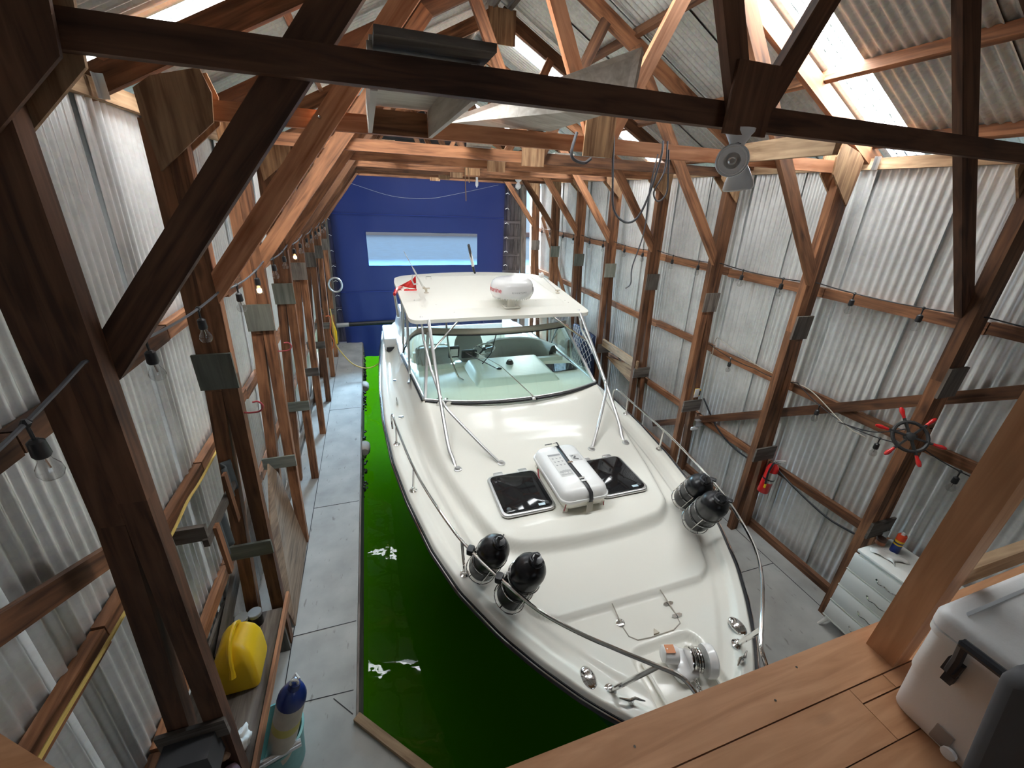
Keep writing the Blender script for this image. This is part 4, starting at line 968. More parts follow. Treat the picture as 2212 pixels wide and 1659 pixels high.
for k, (s, a, b) in enumerate(FD):
    ax = (b-a).normalized(); L_ = (b-a).length; r = 0.112
    t = thing('boat_fender', FLAB[k], 'fender', a, 'black fenders standing in chrome rail baskets')
    m = MB(); a2 = a + ax*0.035
    prof = [(0.0, -0.01), (r*0.80, -0.005), (r*0.96, 0.012), (r, 0.04), (r, L_-0.14)] + [(r*math.cos(q), L_-0.14+r*math.sin(q)) for q in (0.3, 0.6, 0.9, 1.15)] + [(0.045, L_-0.03), (0.035, L_+0.01), (0.0, L_+0.012)]
    m.lathe(prof, a2, ax, 30); m.build('vinyl_body', M_VINYLB, t, smooth=50)
    m = MB(); e1 = ax.orthogonal().normalized(); e2 = ax.cross(e1); top = a2+ax*(L_-0.01)
    m.tube([top+e1*(0.042*math.cos(q))+e2*(0.042*math.sin(q))+ax*(0.012*math.sin(3*q)) for q in [k2*2*PI/14 for k2 in range(14)]], 0.011, 7, closed=True)
    m.tube([top+e1*0.03+ax*0.01, top+ax*0.04+e2*0.02, top-e1*0.035+ax*0.015, top-e2*0.04], 0.011, 7)
    m.tube([top+e1*0.04, a2+ax*(L_-0.08)+e1*0.105, a2+ax*(L_-0.16)+e1*0.115], 0.006, 6); m.build('fender_line', M_CABLEB, t)
# liferaft canister
lr = thing('liferaft_canister', 'white liferaft canister strapped down between the two dark deck hatches', 'liferaft', (1.645, 2.93, 1.10))
m = MB(); RC = (1.655, 2.935)
def rrect(hx, hy, r, n=8):
    out = []
    for cx_, cy_, a0 in ((1, 1, 0), (-1, 1, PI/2), (-1, -1, PI), (1, -1, 1.5*PI)):
        for k in range(n): a = a0+PI/2*k/(n-1); out.append((cx_*(hx-r)+r*math.cos(a), cy_*(hy-r)+r*math.sin(a)))
    return out
def shell(levels, name, mat, par):
    m = MB(); vs = []; nn = 32
    for hx, hy, r, z in levels: vs += [(RC[0]+x, RC[1]+y, z) for x, y in rrect(hx, hy, r)]
    F = [(k*nn+i, k*nn+(i+1) % nn, (k+1)*nn+(i+1) % nn, (k+1)*nn+i) for k in range(len(levels)-1) for i in range(nn)]
    F += [tuple(range(nn-1, -1, -1)), tuple((len(levels)-1)*nn+i for i in range(nn))]
    m.add(vs, F); return m.build(name, mat, par, smooth=50)
shell([(0.19, 0.35, 0.07, 1.135), (0.215, 0.375, 0.08, 1.15), (0.23, 0.39, 0.09, 1.19), (0.236, 0.396, 0.09, 1.225)], 'lower_shell', M_GEL, lr)
shell([(0.244, 0.404, 0.09, 1.222), (0.246, 0.406, 0.09, 1.228), (0.246, 0.406, 0.09, 1.244), (0.242, 0.402, 0.09, 1.25)], 'rim', M_WHITE, lr)
ts = shell([(0.236, 0.396, 0.09, 1.248), (0.232, 0.392, 0.09, 1.275), (0.222, 0.382, 0.085, 1.305), (0.200, 0.360, 0.075, 1.330), (0.165, 0.325, 0.06, 1.343), (0.10, 0.26, 0.05, 1.347)], 'upper_shell', M_WHITE, lr)
m = MB(); st_ = [(0.02, 0.41, 1.17), (0.02, 0.415, 1.24), (0.018, 0.40, 1.29), (0.01, 0.33, 1.352), (0.0, 0.0, 1.356), (-0.015+0.03, -0.33, 1.352), (0.03, -0.392, 1.31), (0.03, -0.414, 1.25), (0.03, -0.405, 1.20)]
vs = []
for x, y, z in st_: vs += [(RC[0]+x-0.019, RC[1]+y, z), (RC[0]+x+0.019, RC[1]+y, z)]
m.add(vs, [(2*i, 2*i+1, 2*i+3, 2*i+2) for i in range(len(st_)-1)]); m.build('webbing_strap', M_BLACKPL, lr, smooth=60, solid=0.004)
m = MB(); m.prism([(RC[0]-0.04, RC[1]+0.40, 1.33), (RC[0]+0.03, RC[1]+0.39, 1.345), (RC[0]+0.01, RC[1]+0.30, 1.365), (RC[0]-0.005, RC[1]+0.34, 1.39)], (0.012, 0, 0.004)); m.tube([(RC[0]-0.10, RC[1]+0.40, 1.335), (RC[0]-0.03, RC[1]+0.38, 1.352)], 0.006, 6); m.build('strap_tail', M_BLACKPL, lr)
for yy in (0.02, -0.235, -0.275):
    m = MB(); m.box((RC[0]+0.012, RC[1]+yy, 1.360), (0.052, 0.022, 0.009)); m.build('strap_buckle', M_STEEL, lr)
m = MB(); m.box((RC[0]-0.09, RC[1]+0.02, 1.3475), (0.13, 0.36, 0.0015)); m.box((RC[0]-0.09, RC[1]+0.185, 1.349), (0.13, 0.028, 0.001), mi=1)
for r_ in range(3):
    for c_ in range(3):
        m.box((RC[0]-0.13+c_*0.04, RC[1]+0.13-r_*0.055, 1.349), (0.018, 0.004, 0.001), rot=(0, 0, random.random()*3), mi=1); m.box((RC[0]-0.125+c_*0.04, RC[1]+0.125-r_*0.055, 1.349), (0.012, 0.012, 0.001), rot=(0, 0, random.random()*3), mi=1)
for c_ in range(16):
    m.box((RC[0]-0.145+c_*0.0075, RC[1]-0.09+random.uniform(-.008, .008), 1.349), (0.003, random.uniform(.02, .05), 0.001), mi=1); m.box((RC[0]-0.145+c_*0.0075, RC[1]-0.135, 1.349), (0.003, random.uniform(.015, .03), 0.001), mi=1)
m.build('instruction_label', [plain('label_paper', (0.66, 0.65, 0.62), 0.45), M_INKGREY], lr)
m = MB(); m.box((RC[0]+0.115, RC[1]+0.10, 1.3475), (0.105, 0.105, 0.0015)); m.box((RC[0]+0.10, RC[1]+0.10, 1.349), (0.055, 0.018, 0.001), rot=(0, 0, 0.9), mi=1); m.box((RC[0]+0.112, RC[1]+0.075, 1.349), (0.04, 0.02, 0.001), rot=(0, 0, -0.4), mi=1); m.box((RC[0]+0.085, RC[1]+0.128, 1.349), (0.03, 0.012, 0.001), rot=(0, 0, 0.1), mi=1)
m.build('pictogram_label', [M_GREYPAPER, plain('dark_grey_ink', (0.10, 0.10, 0.10), 0.5)], lr)
for dx in (-0.19, 0.19):
    for dy in (-0.33, 0.33):
        m = MB(); m.box((RC[0]+dx, RC[1]+dy, 1.121), (0.05, 0.05, 0.045)); m.build('cradle_foot', M_GEL, lr)
m = MB(); m.tube([(RC[0]-0.20, RC[1]-0.375, 1.21), (RC[0]-0.21, RC[1]-0.37, 1.13)], 0.005, 6); m.tube([(RC[0]+0.17, RC[1]-0.40, 1.18), (RC[0]+0.18, RC[1]-0.40, 1.14)], 0.005, 6); m.tube([(RC[0]-0.245, RC[1]+0.2, 1.2), (RC[0]-0.255, RC[1]+0.16, 1.16), (RC[0]-0.25, RC[1]+0.12, 1.12)], 0.007, 6); m.build('lashing', M_REDHOOK, lr)
m = MB(); m.prism([(RC[0]-0.005, RC[1]-0.412, 1.215), (RC[0]+0.055, RC[1]-0.412, 1.215), (RC[0]+0.05, RC[1]-0.43, 1.125), (RC[0]-0.02, RC[1]-0.44, 1.115)], (0, 0.004, 0)); m.build('strap_end', M_CANVAS, lr)

# ================================================================== loft at the camera's feet
LZ = 2.2
m = MB()
ld = thing('loft_deck', 'reddish-brown plank deck of the loft the view is taken from', 'loft deck', (1.5, 0.2, LZ))
for (y0, y1, x0, x1) in ((0.424, 0.567, -0.6, 4.17), (0.27, 0.420, -0.6, 1.43), (0.376, 0.420, 1.432, 1.60), (0.376, 0.420, 1.603, 4.17), (0.27, 0.372, 1.432, 4.17), (0.12, 0.267, -0.6, 4.17), (-0.03, 0.117, -0.6, 4.17), (-0.18, -0.033, -0.6, 4.17), (-1.2, -0.183, -0.6, 4.17)):
    m = MB(); m.box(((x0+x1)/2, (y0+y1)/2, LZ-0.019), (x1-x0, y1-y0, 0.038), axis=0, tint=random.uniform(.35, .65)); m.build('deck_plank', M_LOFT, ld, smooth=0)
m = MB(); m.box((1.78, 0.535, LZ-0.115), (4.7, 0.045, 0.15)); m.build('rim_joist', M_FIR, ld, smooth=0)
for x, y in ((0.62, 0.50), (1.15, 0.47), (1.32, 0.53), (0.30, 0.50)):
    m = MB(); m.lathe([(0.004, 0), (0.004, 0.001)], (x, y, LZ), n=8); m.build('nail_head', M_STEEL, ld)
lp = thing('loft_post', 'brown square post rising from the loft edge beside the white cooler', 'post', (1.715, 0.475, LZ))
m = MB(); m.beam((1.712, 0.473, LZ), (1.712, 0.473, 4.6), 0.092, 0.092, tint=0.6); m.build('shaft', M_LOFT, lp, smooth=0)
m = MB(); m.beam((1.76, 0.50, 2.495), (4.2, 0.50, 2.46), 0.038, 0.085, tint=0.5); tag(m.build('guard_rail', M_PALE, smooth=0), 'low pale guard rail running from the loft post to the wall behind the cooler', 'rail')
m = MB(); m.prism([(-1.36, 1.22, 2.2), (-1.17, 1.08, 2.2), (-0.97, 0.935, 2.2), (-0.90, 0.55, 2.2), (-1.36, 0.55, 2.2)], (0, 0, -0.04)); tag(m.build('plank_end', M_LOFT, smooth=0), 'red-brown plank end jutting out beside the walkway wall below the nearest column', 'plank')

# cooler
cl = thing('cooler', 'white cooler box with a black carry handle standing on the loft', 'cooler', (1.80, 0.265, LZ))
def cshell(levels, cxy, name, mat, par, smooth=50):
    m = MB(); vs = []; nn = 32
    for hx, hy, r, z in levels: vs += [(cxy[0]+x, cxy[1]+y, z) for x, y in rrect(hx, hy, r)]
    F = [(k*nn+i, k*nn+(i+1) % nn, (k+1)*nn+(i+1) % nn, (k+1)*nn+i) for k in range(len(levels)-1) for i in range(nn)]
    F += [tuple(range(nn-1, -1, -1)), tuple((len(levels)-1)*nn+i for i in range(nn))]
    m.add(vs, F); return m.build(name, mat, par, smooth=smooth)
cc = (1.80, 0.18)
W_ = 0.082
cshell([(0.262, 0.085+W_, 0.04, LZ+.001), (0.272, 0.096+W_, 0.045, LZ+.012), (0.276, 0.099+W_, 0.045, LZ+.06), (0.288, 0.104+W_, 0.045, LZ+.175), (0.290, 0.106+W_, 0.045, LZ+.185), (0.294, 0.108+W_, 0.045, LZ+.195), (0.300, 0.112+W_, 0.045, LZ+.36), (0.307, 0.119+W_, 0.045, LZ+.366), (0.308, 0.120+W_, 0.045, LZ+.388)], cc, 'body', M_COOL, cl)
lid = cshell([(0.300, 0.112+W_, 0.045, LZ+.388), (0.300, 0.112+W_, 0.045, LZ+.393), (0.309, 0.121+W_, 0.045, LZ+.395), (0.310, 0.122+W_, 0.045, LZ+.43), (0.304, 0.116+W_, 0.042, LZ+.447), (0.290, 0.102+W_, 0.04, LZ+.453), (0.262, 0.078+W_, 0.02, LZ+.453), (0.256, 0.072+W_, 0.018, LZ+.443)], cc, 'lid', M_COOL, cl)
m = MB(); hx = cc[0]-0.315
m.tube([(hx, 0.285, LZ+.30), (hx-0.008, 0.285, LZ+.36), (hx-0.05, 0.283, LZ+.445)], 0.012, 8); m.tube([(hx-0.05, 0.289, LZ+.445), (hx-0.05, 0.07, LZ+.445)], 0.014, 8); m.tube([(hx-0.05, 0.075, LZ+.445), (hx, 0.07, LZ+.30)], 0.012, 8)
m.build('carry_handle', M_COOLBLK, cl)
for y in (0.285, 0.07):
    m = MB(); m.box((hx+0.008, y, LZ+.315), (0.02, 0.035, 0.05)); m.box((hx+0.008, y-0.006, LZ+.275), (0.022, 0.024, 0.03)); m.build('handle_bracket', M_COOLBLK, cl)
m = MB(); m.rbox((cc[0]-0.279, 0.225, LZ+.055), (0.010, 0.045, 0.06), 0.004, 2); m.build('drain_recess', plain('cooler_brown_label', (0.30, 0.25, 0.22), 0.5), cl)
m = MB(); m.lathe([(0.018, 0), (0.018, 0.012), (0.008, 0.014)], (cc[0]-0.280, 0.195, LZ+.03), (-1, 0, 0), 14); m.build('drain_plug', M_COOL, cl)
m = MB(); m.prism([(1.27, 0.10, 2.2), (1.27, 0.125, 2.35), (1.27, 0.19, 2.76), (1.27, 0.10, 2.86), (1.27, -0.05, 2.88), (1.27, -0.25, 2.80), (1.27, -0.25, 2.2)], (0.10, 0, 0)); dbg = m.build('dark_bag', M_DKGREY, smooth=60); tag(dbg, 'dark grey soft bag at the bottom corner in front of the white cooler', 'bag')
md = dbg.modifiers.new('bev', 'BEVEL'); md.width = 0.03; md.segments = 4
# twin flood lamp under the nearest truss
fl = thing('flood_lamp', 'white twin-head flood lamp fixed under the nearest truss', 'lamp', (1.52, 1.60, 4.0))
m = MB(); m.lathe([(0.058, 0), (0.056, -0.012), (0.032, -0.05), (0.028, -0.07)], (1.50, 1.585, 3.998), n=24); m.build('ceiling_base', M_CHALK, fl)
m = MB(); m.tube([(1.50, 1.585, 3.945), (1.485, 1.565, 3.925), (1.465, 1.55, 3.905)], 0.020, 12); m.tube([(1.50, 1.585, 3.945), (1.508, 1.57, 3.915), (1.512, 1.56, 3.895)], 0.020, 12); m.build('swivel_socket', M_BLACKPL, fl)
for c, ax in (((1.468, 1.552, 3.908), (-0.62, -0.62, -0.30)), ((1.512, 1.562, 3.898), (0.22, 0.0, -0.98))):
    m = MB(); m.lathe([(0.019, 0), (0.020, 0.02), (0.036, 0.05), (0.055, 0.095), (0.061, 0.122), (0.058, 0.128), (0.056, 0.124)], c, ax, 32); bb = m.build('lamp_head', M_CHALK, fl)
    a = Vector(ax).normalized(); m = MB(); m.lathe([(0.057, 0.122), (0.050, 0.127), (0.047, 0.122), (0.030, 0.124)], c, a, 32); m.build('lens_ring', M_WHITE, bb)
    m = MB(); m.lathe([(0.030, 0.124), (0.022, 0.118), (0.014, 0.126), (0.0, 0.120)], c, a, 24); m.build('lens_centre', M_ALU, bb)

# old boards laid up in the trusses
bx = thing('hanging_tray', 'open-bottomed whitewashed tray resting on the nearest two trusses', 'tray', (0.22, 2.2, 4.0))
m = MB(); m.box((0.22, 2.22, 4.135), (0.33, 1.12, 0.014), axis=0); m.build('top_panel', M_WHITEWASH, bx, smooth=0)
for x in (0.058, 0.39):
    m = MB(); m.box((x, 2.22, 4.062), (0.022, 1.12, 0.13)); m.build('side_board', M_WHITEWASH, bx, smooth=0)
m = MB(); m.box((0.22, 2.775, 4.055), (0.31, 0.02, 0.12)); m.build('end_board', M_FIR, bx, smooth=0)
m = MB(); m.box((0.245, 1.63, 4.115), (0.36, 0.25, 0.022), axis=0); tag(m.build('loose_board', M_OLD, smooth=0), 'short dark board lying on top of the nearest tie beam above the tray', 'board')
m = MB(); q1, q2, q3, q4 = Vector((1.30, 2.10, 4.370)), Vector((1.28, 2.10, 4.155)), Vector((1.12, 2.76, 4.105)), Vector((0.55, 3.16, 4.15))
m.prism([q1, q2, q3, q4], (0.016, 0.004, -0.018), axis=0); tag(m.build('big_board', M_WHITEWASH, smooth=0), 'broad whitewashed board leaning across the first trusses beside the tray', 'board')
for k, (x0, y0, x1, y1, z, wd) in enumerate(((0.9, 3.6, 1.5, 6.4, 4.11, 0.22), (0.2, 4.3, 0.5, 6.5, 4.11, 0.18), (1.9, 4.2, 2.2, 6.6, 4.11, 0.2), (2.3, 6.0, 2.7, 9.0, 4.11, 0.2))):
    m = MB(); m.beam((x0, y0, z), (x1, y1, z), wd, 0.02, ref=(1, 0, 0)); tag(m.build('stored_board', M_WHITEWASH if k % 2 == 0 else M_PALE, smooth=0), 'loose board stored on the tie beams, %s going away from the loft' % ORDN[k], 'board', 'boards stored on the tie beams')

# ================================================================== string lights
def bulb(m_s, m_g, p, big=1.0):
    m_s.lathe([(0.010, 0), (0.019, -0.008), (0.021, -0.05), (0.017, -0.058)], p, n=12)
    m_g.lathe([(0.013, -0.056), (0.016, -0.07), (0.028, -0.092), (0.030, -0.108), (0.022, -0.126), (0.0, -0.134)], p, n=14)
def string(name, label, anchors, sag, bulbs, lit=(), mat=M_CABLE, r=0.006, drop=0.05):
    t = thing(name, label, 'string lights', anchors[0]); cnt = 0
    m = MB(); pts = []
    for a, b in zip(anchors, anchors[1:]):
        a, b = Vector(a), Vector(b)
        for k in range(9):
            f = k/9; p = a.lerp(b, f); p.z -= sag*4*f*(1-f); pts.append(p)
    pts.append(Vector(anchors[-1])); m.tube(pts, r, 6); m.build('cable', mat, t)
    for i, (a, b) in enumerate(zip(anchors, anchors[1:])):
        a, b = Vector(a), Vector(b)
        for f in bulbs:
            p = a.lerp(b, f); p.z -= sag*4*f*(1-f)
            ms, mg = MB(), MB(); ms.tube([p, p+Vector((0, 0, -drop))], 0.005, 6); ms.lathe([(0.006, 0.012), (0.014, 0.0), (0.006, -0.012)], p, n=8)
            bulb(ms, mg, p+Vector((0, 0, -drop)))
            so = ms.build('lamp_socket', M_BLACKPL, t); mg.build('glass_bulb', M_BULB, so)
            if cnt in lit:
                fm = MB(); c = p+Vector((0, 0, -drop-0.10)); fm.lathe([(0.0, -0.022), (0.017, -0.012), (0.017, 0.012), (0.0, 0.02)], c, n=10); fm.build('filament', M_LIT, so)
            else:
                fm = MB(); c = p+Vector((0, 0, -drop-0.06)); fm.tube([c, c+Vector((0.004, 0, -0.035))], 0.003, 5); fm.build('filament_stem', M_STEEL, so)
            cnt += 1
    return t
RA = [(3.86, 0.4, 3.12)] + [(xin(3.06, 1)-0.004+0.12, y-0.055, 3.085) for y in COLY]
string('string_lights', 'black string lights drooping along the upper rail of the fire-extinguisher wall', [(4.02, 0.45, 3.10)]+RA[1:], 0.03, (0.30, 0.72), mat=M_CABLEB, r=0.005)
string('string_lights', 'lower black string lights between the ship wheel and the second column', [(4.18, 1.10, 1.93), (4.12, 1.60, 1.98), (4.16, 2.20, 1.86), (4.14, 2.76, 2.05), (4.16, 3.3, 1.99), (4.10, 3.98, 2.06)], 0.03, (0.5,), mat=M_CABLEB, r=0.005)
LA = [(-0.98, 0.55, 3.0), (-0.90, 1.56, 3.17)] + [(xin(3.1, -1)+0.01, y-0.07, 3.13) for y in COLY[1:]]
string('string_lights', 'grey string lights looping from column to column along the walkway wall', LA, 0.035, (0.30, 0.74), lit=(5, 8), r=0.0065)

# ================================================================== things on the right-hand side
# ship wheel on the nearest column
wt_ = thing('ship_wheel', 'black iron ship wheel with red spoke handles hung on the nearest column', 'ship wheel', (3.95, 1.64, 2.10))
cen = Vector((3.753, 1.557, 2.177)); ax = Vector((-0.49, -0.655, 0.573)).normalized(); e1 = Vector((0, 1, 0)); e1 = (e1-ax*e1.dot(ax)).normalized(); e2 = ax.cross(e1); 
if e2.z < 0: e2 = -e2
RR = 0.112
m = MB(); m.tube([cen+e1*(RR*math.cos(q))+e2*(RR*math.sin(q)) for q in [k*2*PI/36 for k in range(36)]], 0.013, 8, closed=True); m.build('rim', M_IRON, wt_)
m = MB(); m.lathe([(0.03, -0.015), (0.035, 0.0), (0.03, 0.015), (0.012, 0.022)], cen, ax, 16); m.build('hub', M_IRON, wt_)
for k in range(6):
    q = k*PI/3 + 0.6 ; d = e1*math.cos(q)+e2*math.sin(q)
    m = MB(); m.beam(cen+d*0.02, cen+d*(RR+0.03), 0.022, 0.012, ref=ax); m.build('spoke', M_IRON, wt_)
    m = MB(); m.lathe([(0.008, 0), (0.011, 0.01), (0.011, 0.025), (0.016, 0.05), (0.015, 0.07), (0.009, 0.086), (0.0, 0.088)], cen+d*(RR+0.028), d, 12); m.build('handle', M_RED, wt_)
m = MB(); m.tube([cen, cen - ax*0.06, Vector((3.93, 1.60, 2.13))], 0.014, 8); m.build('mounting_bracket', M_IRON, wt_)
# iron hook below it
m = MB(); m.tube([(4.16, 1.26, 1.86), (4.15, 1.25, 1.66)], 0.012, 6); m.tube([(4.12, 1.27, 1.68), (4.18, 1.21, 1.64)], 0.009, 6); m.tube([(4.12, 1.20, 1.65), (4.17, 1.27, 1.62)], 0.009, 6); tag(m.build('iron_hook', M_IRON), 'small black iron hook hanging below the ship wheel by the wall', 'hook')
# fire extinguisher
ex = thing('fire_extinguisher', 'red fire extinguisher hung on the second column of its wall', 'fire extinguisher', (4.20, 2.74, 0.70))
c0 = Vector((4.175, 2.735, 0.64)); axx = Vector((0.07, -0.02, 1)).normalized()
m = MB(); m.lathe([(0.058, 0), (0.062, 0.008), (0.062, 0.33), (0.050, 0.365), (0.028, 0.385), (0.022, 0.40)], c0, axx, 28); m.build('cylinder', M_RED, ex)
m = MB(); m.lathe([(0.0632, 0.15), (0.0632, 0.29)], c0, axx, 28)
lbv = [v for v in m.v]; m2 = MB(); n_ = 28; ok = [i for i in range(n_) if 15 <= i <= 23]
m2.add([m.v[i] for i in ok]+[m.v[i+n_] for i in ok], [(i, i+1, i+1+len(ok), i+len(ok)) for i in range(len(ok)-1)]); m2.build('paper_label', M_PAPER, ex)
m = MB(); m.lathe([(0.065, 0.185), (0.065, 0.20)], c0, axx, 24); m.build('strap', M_BLACKPL, ex)
tp = c0+axx*0.40; m = MB(); m.lathe([(0.02, 0), (0.02, 0.03), (0.012, 0.04)], tp, axx, 14); m.beam(tp+Vector((0, 0, 0.035)), tp+Vector((0.07, -0.06, 0.055)), 0.02, 0.008); m.beam(tp+Vector((0, 0, 0.02)), tp+Vector((0.07, -0.05, 0.02)), 0.02, 0.008); m.tube([tp+Vector((-.01, 0, 0.02)), tp+Vector((-0.05, -0.02, 0.035))], 0.012, 8); m.build('valve_and_levers', M_ALU, ex)
m = MB(); m.tube(cr([tp+Vector((-0.02, -0.01, 0.03)), tp+Vector((-0.08, -0.03, 0.01)), tp+Vector((-0.10, -0.03, -0.10)), tp+Vector((-0.085, -0.03, -0.25))], 5), 0.011, 8); m.build('hose', M_BLACKPL, ex)
m = MB(); m.lathe([(0.011, 0), (0.013, -0.05)], tp+Vector((-0.085, -0.035, -0.25)), n=10); m.build('nozzle', M_YEL, ex)
# dresser
ds = thing('chest_of_drawers', 'white painted chest of four drawers with splayed feet against the wall', 'chest of drawers', (4.05, 1.28, 0))
m = MB(); m.box((4.06, 1.255, 0.565), (0.40, 0.56, 0.83)); m.build('carcass', M_DRESS, ds)
m = MB(); m.rbox((4.055, 1.255, 0.995), (0.44, 0.60, 0.03), 0.015, 2); m.build('top', M_DRESS, ds)
for k in range(4):
    z = 0.865 - k*0.203
    m = MB(); m.rbox((3.850, 1.275, z), (0.022, 0.57, 0.178), 0.006, 2); dr = m.build('drawer', M_DRESS, ds)
    m = MB(); m.box((3.846, 1.275, z-0.097), (0.018, 0.575, 0.010)); m.build('ledge', M_DRESS, dr)
    hy = 1.275-0.02; m = MB(); m.tube(cr([(3.840, hy+0.085, z-0.005), (3.818, hy+0.06, z-0.012), (3.815, hy+0.02, z+0.003), (3.815, hy-0.02, z-0.006), (3.818, hy-0.06, z+0.003), (3.840, hy-0.085, z+0.01)], 4), 0.0055, 8)
    for dy in (0.088, -0.088): m.lathe([(0.010, 0), (0.008, 0.006)], (3.839, hy+dy, z), (-1, 0, 0), 8)
    m.build('pull_handle', M_STEEL, dr)
m = MB(); m.box((4.06, 1.275, 0.135), (0.38, 0.58, 0.03)); m.build('plinth', M_DRESS, ds)
for sx_, sy_ in ((-1, -1), (-1, 1), (1, -1), (1, 1)):
    m = MB(); a = Vector((4.06+sx_*0.16, 1.275+sy_*0.25, 0.13)); m.tube([a, a+Vector((sx_*0.045, sy_*0.035, -0.13))], 0.02, 10, rs=[.024, .013]); m.build('leg', M_DRESS, ds)
TZ = 1.011
sp = thing('spray_can', 'red, yellow and blue spray can on the white chest of drawers', 'spray can', (4.12, 1.44, TZ))
m = MB(); m.lathe([(0.030, 0), (0.033, 0.004), (0.033, 0.085)], (4.12, 1.44, TZ), n=20); m.build('blue_body', M_BLUEPL, sp)
m = MB(); m.lathe([(0.0331, 0.085), (0.0331, 0.135)], (4.12, 1.44, TZ), n=20); m.build('yellow_band', M_YEL, sp)
m = MB(); m.lathe([(0.033, 0.135), (0.033, 0.18), (0.028, 0.19)], (4.12, 1.44, TZ), n=20); m.build('red_cap', plain('orange_red', (0.70, 0.07, 0.02), 0.35), sp)
m = MB(); m.lathe([(0.014, 0.19), (0.014, 0.205), (0.009, 0.212), (0.0, 0.213)], (4.12, 1.44, TZ), n=14); m.build('nozzle', M_WHITE, sp)
m = MB(); m.lathe([(0.0335, 0.10), (0.0335, 0.115)], (4.12, 1.44, TZ), n=20); m.build('dark_lettering_band', plain('navy_band', (0.03, 0.03, 0.08), 0.4), sp)
cn = thing('small_tin', 'small copper-coloured tin with a brown lid beside the spray can', 'tin', (4.10, 1.56, TZ))
m = MB(); m.lathe([(0.036, 0), (0.036, 0.035)], (4.10, 1.54, TZ), n=20); m.build('tin_body', plain('copper_tin', (0.55, 0.22, 0.12), 0.4), cn)
m = MB(); m.lathe([(0.037, 0.035), (0.037, 0.06), (0.030, 0.064)], (4.10, 1.54, TZ), n=20); m.build('lid', plain('brown_lid', (0.16, 0.10, 0.08), 0.5), cn)
m = MB(); m.grid(lambda u, v: Vector((3.93+0.15*u+0.02*math.sin(v*5), 1.32+0.18*v+0.03*math.sin(u*4), TZ+0.006+0.010*abs(math.sin(u*7+v*3))+0.008*math.sin(v*11))), 14, 14); tag(m.build('rag', M_PAPER, smooth=80, solid=0.003), 'crumpled white rag on the front edge of the chest of drawers', 'rag')
m = MB(); m.box((4.05, 1.13, TZ+0.004), (0.16, 0.20, 0.004), rot=(0, 0, 0.3)); mg = m.build('open_magazine', plain('magazine_page', (0.45, 0.38, 0.36), 0.4, var=0.6, vscale=40)); tag(mg, 'printed magazine page lying on the chest of drawers near the post', 'magazine')
m = MB(); m.tube([(4.20, 1.58, TZ+0.10), (4.08, 1.61, TZ+0.09), (4.03, 1.62, TZ+0.085)], 0.012, 6); m.box((4.18, 1.585, TZ+0.05), (0.10, 0.04, 0.09)); tag(m.build('pry_bar', M_ALU), 'grey metal tool lying behind the small tin on the chest', 'tool')
# black conduit along the right wall
def cord(name, label, pts, r, mat, cat='cable', n=7):
    m = MB(); m.tube(cr(pts, 6), r, n); return tag(m.build(name, mat), label, cat)
X1 = lambda z, o=0.09: xwall(z, 1)-o
cord('power_cable', 'thick black cable sagging below the lowest rail between the extinguisher and the nearest column', [(X1(1.0), 2.80, 0.98), (X1(.9), 2.5, 0.88), (X1(.85), 2.1, 0.80), (X1(.85), 1.85, 0.82), (X1(.9), 1.68, 0.86)], 0.011, M_CABLEB)
cord('power_cable', 'thick black cable sagging from the third column to the extinguisher column', [(X1(1.3), 4.0, 1.25), (X1(1.0), 3.7, 0.98), (X1(.9), 3.4, 0.86), (X1(.9), 3.1, 0.84), (X1(.95), 2.9, 0.88)], 0.011, M_CABLEB)
cord('power_cable', 'dark cable hanging in a loop below the pale board further along the extinguisher wall', [(X1(1.2), 6.4, 1.15), (X1(1.0), 6.0, 0.95), (X1(1.0), 5.6, 0.90), (X1(1.0), 5.33, 0.95)], 0.011, M_CABLEB)
cord('extension_cord', 'beige cord draped over the middle rail above the fire extinguisher', [(4.16, 3.98, 1.45), (4.15, 3.96, 1.9), (4.12, 3.93, 2.16), (4.14, 3.8, 2.14), (4.16, 3.3, 2.04), (4.15, 2.85, 2.03), (4.14, 2.6, 2.03), (4.14, 2.2, 1.86), (4.14, 2.0, 1.84)], 0.005, M_CANVAS)
cord('extension_cord', 'black cord from the lower string lights past the ship wheel', [(4.13, 2.25, 1.86), (4.12, 1.95, 1.93), (4.10, 1.7, 2.12), (4.05, 1.58, 2.19)], 0.005, M_CABLEB)
def cable(label, pts, r=0.008): return cord('hanging_cable', label, pts, r, M_CABLE, 'cable')
cable('grey cable looping down from the second truss in the middle', [(1.60, 2.78, 4.10), (1.62, 2.76, 3.86), (1.66, 2.76, 3.66), (1.76, 2.76, 3.575), (1.86, 2.76, 3.60), (1.93, 2.76, 3.75), (1.98, 2.76, 4.0), (1.99, 2.78, 4.10)])
cable('short grey cable loop beside the twin flood lamp', [(2.02, 2.77, 4.10), (2.03, 2.76, 3.92), (1.97, 2.76, 3.78), (2.02, 2.76, 3.72), (2.08, 2.76, 3.78), (2.06, 2.76, 3.92), (2.04, 2.77, 4.05)], 0.006)
cable('thin black cable hanging low from the second truss', [(1.98, 2.80, 4.02), (1.96, 2.80, 3.8), (1.97, 2.80, 3.5), (1.93, 2.82, 3.25), (1.94, 2.82, 3.12), (1.90, 2.82, 3.08)], 0.005)
cable('knotted grey cable tied round the second tie beam', [(1.33, 2.78, 4.10), (1.30, 2.77, 4.0), (1.32, 2.78, 3.95), (1.40, 2.78, 3.93), (1.46, 2.80, 3.96)], 0.010)
